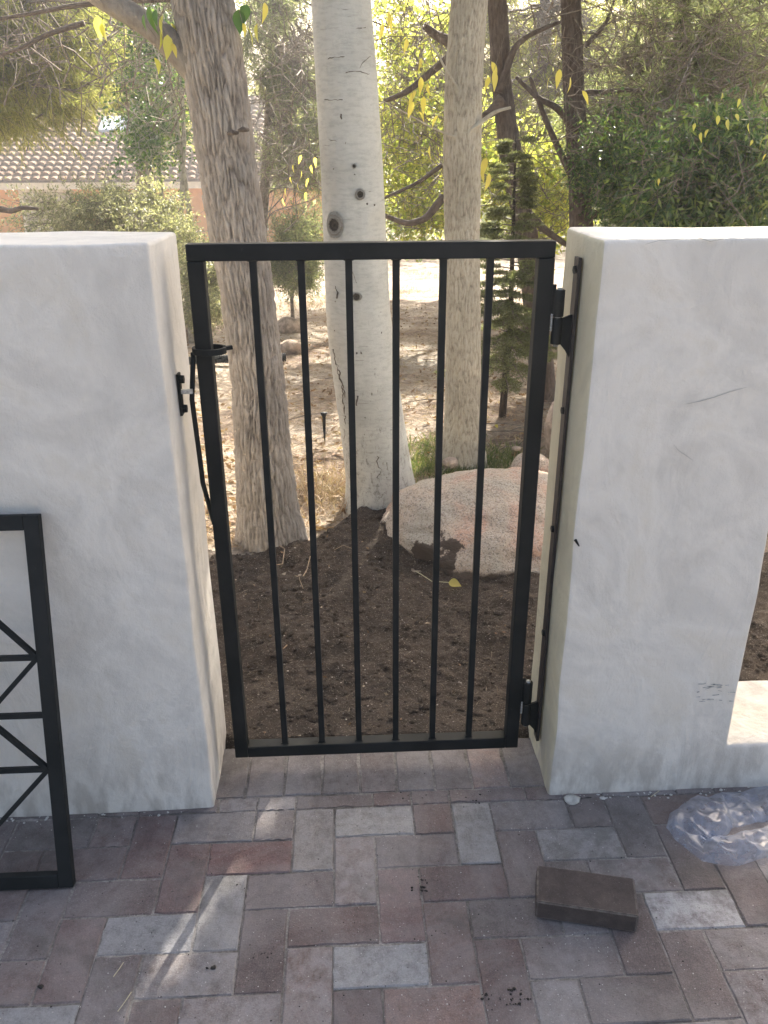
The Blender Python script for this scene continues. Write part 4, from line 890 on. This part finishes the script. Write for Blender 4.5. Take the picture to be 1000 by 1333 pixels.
# bare twigs in the middle distance (part of a brushy shrub)
def twigs(nm, lbl, px_list, Y, n, seed, r=.006, ln=.7):
    g = np.random.default_rng(seed); mb = MB(); b = at(px_list[0][0], 300, Y); t = thing(nm, lbl, 'shrub', (b.x, Y, float(gh(0, Y))))
    for k in range(n):
        cx, cy, rx, ry = px_list[k % len(px_list)]; a_ = at(cx+g.uniform(-rx, rx), cy+g.uniform(-ry, ry), Y+g.uniform(-.5, .5))
        d = Vector((g.normal(), g.normal()*.5, g.normal()*.7)); d.normalize(); l = ln*g.uniform(.4, 1.2)
        c = curve(a_-d*l/2, a_+d*l/2, g, 5, .25); mb.tube(c, [r*(1-.8*q/5)*g.uniform(.8, 1.2) for q in range(6)], 4)
        for q in range(3):
            p0 = c[q+1]; d2 = (d+Vector(g.normal(size=3))*.7).normalized(); mb.tube([p0, p0+d2*l*.25, p0+d2*l*.45+Vector(g.normal(size=3))*.03], [r*.5, r*.35, r*.2], 3)
    tag(mb.build('twigs', M['twig'], t), kind='stuff'); return t
te = twigs('bare_shrub', 'sunlit fine bare branches between the furrowed trunk and the aspen', [(375, 110, 40, 90), (370, 230, 40, 40)], 9.0, 60, 94, .007, .9)
tf_ = twigs('bare_shrub', 'dense web of pale fine branches high above the right wall', [(860, 60, 120, 60), (800, 150, 60, 60), (930, 130, 70, 60)], 6.6, 90, 93, .006, .9)
tb = twigs('bare_shrub', 'tangle of bare brown twigs between the slim tree and the dark pines', [(690, 100, 50, 90), (640, 160, 60, 60), (700, 240, 60, 60)], 7.6, 70, 95, .005, .8)
tc = twigs('bare_shrub', 'tangle of bare twigs right of the aspen above the gate', [(545, 90, 50, 90), (540, 210, 45, 60)], 7.0, 60, 96, .005, .8)
td = twigs('bare_shrub', 'pale dead twigs hanging in front of the dark bush over the right wall', [(860, 150, 90, 120), (920, 230, 80, 60)], 5.0, 60, 97, .0032, .45)
td2 = twigs('bare_shrub', 'thin dark twigs crossing the pine at the upper left', [(60, 50, 110, 60), (200, 80, 60, 70)], 8.0, 50, 98, .008, .9)
for par, Y, pts, r in ((tc, 6.0, [(578, 255), (555, 285), (530, 292), (500, 280)], .030), (tc, 6.4, [(575, 215), (545, 238), (500, 258)], .018), (tc, 6.8, [(590, 55), (570, 48), (552, 33)], .045), (tc, 6.5, [(590, 70), (560, 95), (530, 120), (500, 132)], .03),
                       (td2, 7.0, [(230, -2), (150, 2), (90, 8), (40, 18), (-10, 26)], .022), (td2, 7.0, [(110, 30), (60, 45), (30, 62), (-10, 75)], .02), (td2, 7.0, [(0, 272), (15, 275), (30, 270), (50, 272)], .025)):
    limb('branch', [at(a_, b_, Y) for a_, b_ in pts], [r*(1-.5*k/(len(pts)-1)) for k in range(len(pts))], M['bark_dark'], par, .003)

# ---- individual big leaves near the camera
def leaf_mesh(L, Wd, fold=.15, bend=.2):
    n = 7; V = []; Fs = []
    for i in range(n+1):
        f = i/n; w = Wd*.5*math.sin(math.pi*min(1, f**.75))*(1-.25*f); z = -bend*L*f*f
        V += [(f*L, -w, z+fold*w), (f*L, 0, z), (f*L, w, z+fold*w)]
    for i in range(n):
        a = i*3; Fs += [(a, a+3, a+4, a+1), (a+1, a+4, a+5, a+2)]
    me = bpy.data.meshes.new('mesh'); me.from_pydata(V, [], Fs); me.polygons.foreach_set('use_smooth', [True]*len(me.polygons)); return me
lm_y = leaf_mesh(.075, .030, .25, .35); lm_y.materials.append(M['yellow']); lm_g = leaf_mesh(.075, .040, .25, .3); lm_g.materials.append(M['yellowgreen']); lm_d = leaf_mesh(.085, .055, .25, .3); lm_d.materials.append(M['green'])
def hang(par, lst, me, Y, g, stem=True):
    for (x, y, s) in lst:
        p = at(x, y, Y+g.uniform(-.15, .15)); o = bpy.data.objects.new('leaf', me); COL.objects.link(o); o.parent = par; o.location = p-par.location
        o.rotation_euler = (g.uniform(-1, 1), g.uniform(.8, 1.6), g.uniform(0, 6.28)); o.scale = (s,)*3
        if stem: MB().tube([p, p+Vector((g.uniform(-.02, .02), 0, .05)), p+Vector((g.uniform(-.05, .05), g.uniform(-.03, .03), .13))], .0009, 3).build('leaf_stem', M['twig'], par)
g = random.Random(3)
hang(t1, [(213, 18, .9), (222, 30, .9), (208, 40, .8), (218, 45, 1), (225, 52, .7), (322, 35, .9), (335, 30, .8), (127, 20, 1), (133, 30, .8), (202, 75, .8)], lm_g, 3.3, g)
hang(t1, [(345, 3, .9), (224, 56, .6), (316, 30, .6)], lm_y, 3.3, g)
hang(t1, [(195, 8, 1), (188, 18, .6), (310, 12, .9), (322, 6, .8), (203, 12, .6)], lm_d, 3.3, g)
hang(t3, [(505, 15, 1), (512, 20, 1), (498, 30, 1), (530, 50, .8), (548, 100, 1), (542, 118, 1.1), (552, 125, 1), (538, 132, 1), (545, 145, .9), (556, 108, .8), (640, 80, 1.1), (643, 92, 1.1), (637, 100, .8), (729, 90, 1.1), (742, 100, .9), (726, 45, .7), (716, 100, .8), (758, 118, .9), (633, 205, 1.2), (637, 225, 1.1), (629, 218, .9), (560, 190, .8), (570, 150, .8), (548, 75, .7)], lm_y, 4.2, g)
hang(lau, [(913, 172, .7), (922, 168, .6), (935, 150, .6), (948, 155, .7), (958, 148, .5), (975, 160, .7), (905, 160, .5), (962, 128, .6), (940, 120, .5), (980, 182, .4)], lm_g, 4.5, g, False)
hang(lau, [(993, 182, .6), (998, 200, .5), (858, 232, .5)], lm_y, 4.5, g, False)
hang(t2, [(382, 214, .7), (392, 222, .7), (402, 232, .7), (388, 238, .7), (372, 245, .8), (368, 258, .7), (398, 250, .7), (410, 205, .8), (405, 215, .7), (378, 230, .6), (392, 202, .7)], lm_y, 5.6, g)

# ================================================================= HOUSE
HYD = 28.0; he = thing('tiled_house', 'low house with salmon stucco walls and a weathered clay tile roof', 'house', (-6, HYD, -1.55))
wallm = simple('salmon_stucco', (.60, .28, .09), .9, .08, 3, .004); trim = simple('cream_trim', (.60, .52, .38), .8, .08, 6)
tilem, t_, p_, o_ = mat_new('weathered_clay_tile'); v_ = coords(t_); gi = N(t_, 'NewGeometry')
c_ = ramp(t_, gi.outputs['Random Per Island'], [(0, (.12, .075, .05)), (.35, (.175, .115, .076)), (.7, (.23, .165, .115)), (1, (.145, .105, .075))]); c_ = mix(t_, .5, c_, ramp(t_, noise(t_, v_, 6, 4), [(.3, .75), (.7, 1.2)]), 'MULTIPLY')
t_.links.new(c_, p_.inputs['Base Color']); p_.inputs['Specular IOR Level'].default_value = .1; p_.inputs['Roughness'].default_value = .85
eL = at(-140, 236, HYD); eR = at(440, 238, HYD); ez = (eL.z+eR.z)/2; zb = -1.7
apx = at(120, 132, HYD+5.2); rdg = at(430, 160, HYD+5.2); rz_ = apx.z; pitch = math.atan2(rz_-ez, 5.2)
wl_ = MB(); wl_.bar((eL.x+.5, HYD+.65, (zb+ez-.1)/2), (eR.x-.4, HYD+.65, (zb+ez-.1)/2), .3, ez-.1-zb, (0, 1, 0)); wl_.build('wall', wallm, he)
MB().bar((eR.x-.55, HYD+.8, (zb+ez-.1)/2), (eR.x-.55, HYD+9, (zb+ez-.1)/2), .3, ez-.1-zb, (1, 0, 0)).build('wall', wallm, he)
MB().bar((eL.x-.02, HYD-.02, ez-.10), (eR.x+.02, HYD-.02, ez-.10), .05, .20, (0, 1, 0)).build('fascia', trim, he)
MB().bar((eL.x, HYD+.24, ez-.15), (eR.x, HYD+.24, ez-.15), .5, .03, (0, 1, 0)).build('soffit', trim, he)
rx0, rx1 = apx.x, eR.x-2.0
MB().add([(eL.x, HYD-.05, ez-.01), (eR.x, HYD-.05, ez-.01), (rx1, HYD+5.2, rz_-.08), (rx0, HYD+5.2, rz_-.08), (eL.x, HYD+10.4, ez-.01), (eR.x, HYD+10.4, ez-.01)], [(0, 1, 2, 3), (0, 3, 4), (1, 5, 2), (3, 2, 5, 4)]).build('roof', tilem, he)
# barrel tiles, laid course by course
tv = []; tf = []; dx = .285; dcr = .33; slope = math.hypot(5.2, rz_-ez); nr = int(slope/dcr); gq = random.Random(5); cp, sp_ = math.cos(pitch), math.sin(pitch)
for r in range(nr+1):
    s0 = r*dcr-.05; f = s0/slope; xa = eL.x+(rx0-eL.x)*max(0, f); xb = eR.x+(rx1-eR.x)*max(0, f)
    k = int((xb-xa)/dx)
    for i in range(k):
        x = xa+dx*(i+.5)+gq.uniform(-.01, .01); n0 = len(tv); m_ = 6; w_ = dx*.41
        for (s, lift, wf) in ((s0, .10, 1.0), (s0+dcr+.04, -.01, .85)):
            for q in range(m_+1):
                an = math.pi*q/m_; ox = math.cos(an)*w_*wf; oz = math.sin(an)*w_*.85+lift
                tv.append((x+ox, HYD-.05+s*cp-oz*sp_, ez+s*sp_+oz*cp))
        for q in range(m_): tf.append((n0+q, n0+q+1, n0+m_+2+q, n0+m_+1+q))
        tf.append(tuple(range(n0, n0+m_+1)))
me = bpy.data.meshes.new('mesh'); me.from_pydata(tv, [], tf); tag(link('roof_tiles', me, tilem, he), kind='stuff')
def ridge_line(a, b, n):
    a, b = Vector(a), Vector(b)
    for k in range(n):
        p, q = a.lerp(b, k/n), a.lerp(b, (k+1.15)/n); MB().tube([p+Vector((0, 0, .05)), q+Vector((0, 0, .03))], [.15, .12], 10).build('ridge_tile', tilem, he, True)
ridge_line((eL.x, HYD, ez+.03), (rx0, HYD+5.2, rz_), 22); ridge_line((rx0, HYD+5.2, rz_), (rx1, HYD+5.2, rz_), 30); ridge_line((eR.x, HYD, ez+.03), (rx1, HYD+5.2, rz_), 15)
def roofp(x, y):
    d = Vector(ray(x, y)); n = Vector((0, -sp_, cp)); p0 = Vector((0, HYD-.05, ez)); C0 = Vector((0, 0, H)); return C0+d*((p0-C0).dot(n)/d.dot(n))
q = roofp(62, 166); MB().bar(q+Vector((0, 0, -.1)), q+Vector((0, 0, .35)), .5, .4).build('roof_vent', simple('vent_pink', (.40, .25, .2), .8), he)
q = roofp(152, 168); u_ = Vector((0, cp, sp_)); MB().bar(q+u_*-.5+Vector((0, 0, .15)), q+u_*.5+Vector((0, 0, .15)), 1.0, .12).build('skylight', simple('skylight_glass', (.45, .55, .7), .1), he)
# windows with slatted shutters
for (xa, xb, ya, yb_) in ((30, 100, 250, 330), (150, 190, 255, 300), (300, 345, 252, 300)):
    a = at(xa, ya, HYD+.47); b = at(xb, yb_, HYD+.47); w = MB().bar(((a.x+b.x)/2, HYD+.475, b.z), ((a.x+b.x)/2, HYD+.475, a.z), b.x-a.x, .06).build('shutter', simple('shutter_tan', (.42, .36, .25), .8), he)
    fr = MB()
    for (x1_, x2_) in ((a.x-.12, a.x), (b.x, b.x+.12)): fr.bar(((x1_+x2_)/2, HYD+.45, b.z), ((x1_+x2_)/2, HYD+.45, a.z), .12, .12)
    fr.bar((a.x-.12, HYD+.45, a.z+.06), (b.x+.12, HYD+.45, a.z+.06), .12, .12, (0, 1, 0)); f_ = fr.build('window_frame', trim, he)
    nsl = int((a.z-b.z)/.11)
    for k in range(nsl): MB().bar((a.x, HYD+.425, b.z+.055+k*.11), (b.x, HYD+.425, b.z+.055+k*.11), .03, .085, (0, 1, .35)).build('slat', w.data.materials[0], w)

# ================================================================= ROCKS AND GROUND THINGS
def rock(name, lbl, c, rad, mat, seed, lvl=5, rough=.22, cat='rock', flatbot=-.3, sq=.0):
    bm = bmesh.new(); bmesh.ops.create_icosphere(bm, subdivisions=lvl, radius=1); P = np.array([v.co[:] for v in bm.verts])
    n = fbm(P[:, 0]*1.3+seed, P[:, 1]*1.3, P[:, 2]*1.3+9, 3, seed)-.5; n2 = fbm(P[:, 0]*6+seed, P[:, 1]*6, P[:, 2]*6, 4, seed+2)-.5; n3 = fbm(P[:, 0]*22, P[:, 1]*22, P[:, 2]*22, 2, seed+3)-.5
    Q = np.sign(P)*np.abs(P)**(1-sq); Q = Q*(1+rough*2*n+rough*.42*n2+rough*.10*n3)[:, None]*np.array(rad)
    f1, f2 = cell(P[:, 0]*1.7+P[:, 2]*.9+seed, P[:, 1]*1.7+P[:, 2]*1.1, seed); Q = Q*(1+.05*(f1-.5)+.012*np.minimum(f2-f1, .12)/.12)[:, None]
    for v, q in zip(bm.verts, Q): v.co = q; v.co.z = max(v.co.z, flatbot*rad[2])
    o = link(name, bm_mesh(bm), mat, None, True); o.location = c; return tag(o, lbl, cat)
rock('boulder', 'large pink granite boulder with dark soil spilled on its front, behind the gate', (.70, 3.40, .02), (.56, .42, .25), M['granite'], 7, 6, .22, 'boulder', -.6, .04)
q = on_ground(690, 628); rock('rock', 'pinkish rock directly behind the right end of the big boulder', (q.x+.02, q.y+.06, .06), (.11, .09, .09), M['granite'], 12, 4, .15, flatbot=-.9)
q = on_ground(722, 600); rock('rock', 'tall pale rock between gate and right wall', (q.x+.08, q.y+.1, .14), (.13, .12, .20), M['stone'], 15, 4, .15, flatbot=-.9)
q = on_ground(586, 610); rock('rock', 'small orange stone at the foot of the slim tree', (q.x, q.y-.0, .03), (.045, .035, .035), M['stone'], 17, 3, .15, flatbot=-.9)
q = on_ground(612, 606); rock('rock', 'small grey stone beside the orange stone at the slim tree', (q.x, q.y, .03), (.05, .04, .035), M['granite'], 18, 3, .15, flatbot=-.9)
q = on_ground(376, 432); rock('rock', 'tan rock on the sunlit ground right of the furrowed trunk', (q.x, q.y, q.z+.06), (.16, .13, .12), M['stone'], 19, 4, .2, flatbot=-.9)
q = on_ground(378, 458); rock('rock', 'grey stone in front of the tan rock right of the furrowed trunk', (q.x, q.y, q.z+.04), (.13, .10, .08), M['stone'], 20, 4, .2, flatbot=-.9)
q = on_ground(240, 440); rock('rock', 'orange and white rock seen in the slit between left wall and gate', (q.x, q.y, q.z+.1), (.18, .14, .2), M['stone'], 22, 4, .2, flatbot=-.9)
for i, (a_, b_, s) in enumerate(((582, 596, .02), (672, 590, .03), (690, 588, .025), (596, 640, .015))):
    q = on_ground(a_, b_); tag(rock('pebble', ['small pale pebble left of the slim tree foot', 'flat pale stone behind the boulder near the right wall', 'second flat pale stone nearest the right wall behind the boulder', 'tiny pebble behind the boulder top'][i], (q.x, q.y, .01), (s, s*.8, s*.5), M['stone'], 30+i, 2, .15, flatbot=-.9), cat='pebble')
# corrugated pipe
pa_, pb_ = on_ground(225, 478), on_ground(372, 470); mb = MB(); n = 260; pts = []; rr = []
for k in range(n): p = pa_.lerp(pb_, k/(n-1)); pts.append(p+Vector((0, .04*math.sin(k*.02), .045))); rr.append(.036+.006*(1 if (k//2) % 2 else 0))
tag(mb.tube(pts, rr, 14).build('drain_pipe', M['iron'], None, False), 'black corrugated drain pipe on the ground behind the furrowed tree', 'pipe')
# stake
q = on_ground(423, 578); st = thing('garden_stake', 'small black garden stake light standing between the two big trunks', 'stake', q); s = pxm(q)
MB().tube([q, q+Vector((0, 0, 22*s))], [.003, .009], 8).build('spike', M['iron'], st, True); MB().tube([q+Vector((0, 0, 22*s)), q+Vector((0, 0, 36*s)), q+Vector((0, 0, 42*s))], [.009, .011, .022], 12).build('cap', M['iron'], st, True)
# yellow leaf on the soil
q = on_ground(590, 765); me = leaf_mesh(.055, .05, .35, .1); me.materials.append(M['yellow']); o = bpy.data.objects.new('fallen_leaf', me); COL.objects.link(o); o.location = (q.x-.02, q.y, float(soil_z(q.x, q.y))+.018); o.rotation_euler = (.35, .1, -.35); o.color = (1, 1, 1, 1)
tag(o, 'yellow fallen leaf with long stalk on the dark soil behind the gate', 'leaf')
p1 = on_ground(541, 744); z = lambda p, h=.008: Vector((p.x, p.y, float(soil_z(p.x, p.y))+h))
MB().tube([z(on_ground(541, 744)), z(on_ground(548, 751), .015), z(on_ground(562, 758), .015), Vector(o.location)], .0016, 5).build('stalk', simple('stalk', (.45, .42, .25), .7), o).matrix_parent_inverse = Matrix.Translation(-Vector(o.location)) @ Matrix.Identity(4)
bpy.context.view_layer.update(); sk = bpy.data.objects['stalk']; sk.matrix_parent_inverse = o.matrix_world.inverted()
rootm = simple('dry_root', (.33, .24, .15), .8, .2)
for pts, r, l in (([(338, 710), (350, 716), (363, 714), (371, 722), (368, 732), (358, 737)], .0022, 'curled thin root on the soil at the left'), ([(404, 726), (400, 742), (394, 757), (389, 752), (384, 750)], .0022, 'thin forked root on the soil below the furrowed tree'), ([(394, 757), (390, 764), (395, 773)], .0018, 'short root end beside the forked root'), ([(435, 722), (447, 718), (460, 722)], .0014, 'thin root lying near the sunlit soil patch')):
    tag(MB().tube([z(on_ground(a_, b_), .004+.004*(i % 2)) for i, (a_, b_) in enumerate(pts)], r, 5).build('root', rootm, None, True), l, 'root')
for (a_, b_, s, l, m_) in ((375, 850, .5, 'tiny pale leaf scrap on the soil behind the second bar', 'dryleaf'), (458, 672, .5, 'small reddish leaf in the sunny patch left of the aspen', 'dryleaf'), (645, 564, .5, 'small yellow leaf on the litter behind the boulder', 'yellow')):
    q = on_ground(a_, b_); me = leaf_mesh(.04, .025); me.materials.append(M[m_]); o = bpy.data.objects.new('fallen_leaf', me); COL.objects.link(o)
    o.location = (q.x, q.y, (float(soil_z(q.x, q.y)) if q.y < 3.3 else 0)+.012); o.rotation_euler = (.2, .2, random.uniform(0, 6)); tag(o, l, 'leaf')

# litter: straw, needles and dead leaves over the yard
def scatter(name, lbl, cat, n, L, Wd, mat, seed, y0=3.3, y1=13, up_=.25, lift=.012):
    g = np.random.default_rng(seed); y = y0+(y1-y0)*g.random(n)**1.7; x = (g.random(n)-.5)*(y*1.1+1.2)+.1*y; k = (y > soil_edge(x)+.02)
    x, y = x[k], y[k]; P = np.stack([x, y, gz_(x, y)+lift*g.random(len(x))], -1); D = np.stack([g.normal(size=len(x)), g.normal(size=len(x)), np.abs(g.normal(size=len(x)))*up_], -1)
    V, Q = quads(P, D, L*g.uniform(.4, 1.3, len(x)), Wd, g, .1); tag(link(name, mesh_np(V, Q, 4), mat), lbl, cat, kind='stuff')
scatter('needle_litter', 'dry straw and pine needles covering the ground behind the gate', 'litter', 70000, .085, .0035, M['straw'], 201)
scatter('leaf_litter', 'dry brown leaves scattered over the ground behind the gate', 'litter', 9000, .05, .022, M['dryleaf'], 202, up_=.4)
def soil_bits(name, lbl, n, L, Wd, mat, seed):
    g = np.random.default_rng(seed); x = g.uniform(-.9, 1.3, n); y = g.uniform(1.95, 3.4, n); k = y < soil_edge(x)-.03; x, y = x[k], y[k]
    P = np.stack([x, y, soil_z(x, y)+.004], -1); D = np.stack([g.normal(size=len(x)), g.normal(size=len(x)), np.abs(g.normal(size=len(x)))*.25], -1)
    V, Q = quads(P, D, L*g.uniform(.3, 1.6, len(x)), Wd, g, .15); tag(link(name, mesh_np(V, Q, 4), mat), lbl, 'litter', kind='stuff')
soil_bits('soil_fibres', 'fine dry root fibres and straw mixed into the dark soil', 900, .022, .0013, M['straw'], 301)
soil_bits('soil_leaf_scraps', 'small brown leaf scraps lying on the dark soil', 130, .014, .009, M['dryleaf'], 302)
def tufts(name, lbl, cat, regs, n, L, seed, mat):
    g = np.random.default_rng(seed); P = []; D = []
    for (cx, cy, r) in regs:
        q = on_ground(cx, cy); a_ = g.normal(size=(n, 2))*r; x = q.x+a_[:, 0]; y = q.y+a_[:, 1]; P.append(np.stack([x, y, gz_(x, y)], -1)); D.append(np.stack([g.normal(size=n)*.6, g.normal(size=n)*.6, .5+g.random(n)], -1))
    P = np.concatenate(P); D = np.concatenate(D); V, Q = quads(P, D, L*g.uniform(.4, 1.2, len(P)), .005, g, .35); tag(link(name, mesh_np(V, Q, 4), mat), lbl, cat, kind='stuff')
tufts('grass', 'green grass tufts around the foot of the slim tree behind the boulder', 'grass', [(550, 600, .12), (560, 578, .12), (600, 608, .12), (640, 600, .14), (655, 590, .12), (545, 615, .08), (628, 612, .1)], 420, .075, 210, M['grass'])
tufts('dry_grass', 'pale dry grass between the two big trunks', 'grass', [(430, 640, .14), (420, 390, .5), (400, 400, .5), (540, 380, .6), (520, 330, .7), (560, 360, .7), (270, 420, .3)], 600, .13, 211, M['straw'])
# fallen sticks
g = random.Random(17)
for k in range(12):
    a_, b_ = g.choice([(g.uniform(290, 450), g.uniform(480, 640)), (g.uniform(510, 570), g.uniform(350, 560)), (g.uniform(620, 690), g.uniform(510, 590))]); q = on_ground(a_, b_); an = g.uniform(-.6, .6); l = g.uniform(.08, .3)
    d = Vector((math.cos(an), math.sin(an), 0)); o = MB().tube([q-d*l/2+Vector((0, 0, .015)), q+Vector((0, .01, .022)), q+d*l/2+Vector((0, 0, .012))], [.003, .0035, .0015], 5).build('fallen_stick', M['twig'], None, True)
    tag(o, 'small dry stick lying in the litter behind the gate', 'stick', 'sticks fallen in the litter')

# ================================================================= AIR
bm = bmesh.new(); bmesh.ops.create_cube(bm, size=1)
for v in bm.verts: v.co = Vector((v.co.x*220, v.co.y*250+80, (v.co.z+.5)*13.2-3.2))
m, t, p, o = mat_new('haze_air'); t.nodes.remove(p); pv = N(t, 'VolumePrincipled'); pv.inputs['Density'].default_value = .0032; pv.inputs['Color'].default_value = (.95, .97, 1, 1); pv.inputs['Anisotropy'].default_value = .4
t.links.new(pv.outputs[0], o.inputs['Volume']); tag(link('haze', bm_mesh(bm), m), kind='stuff')
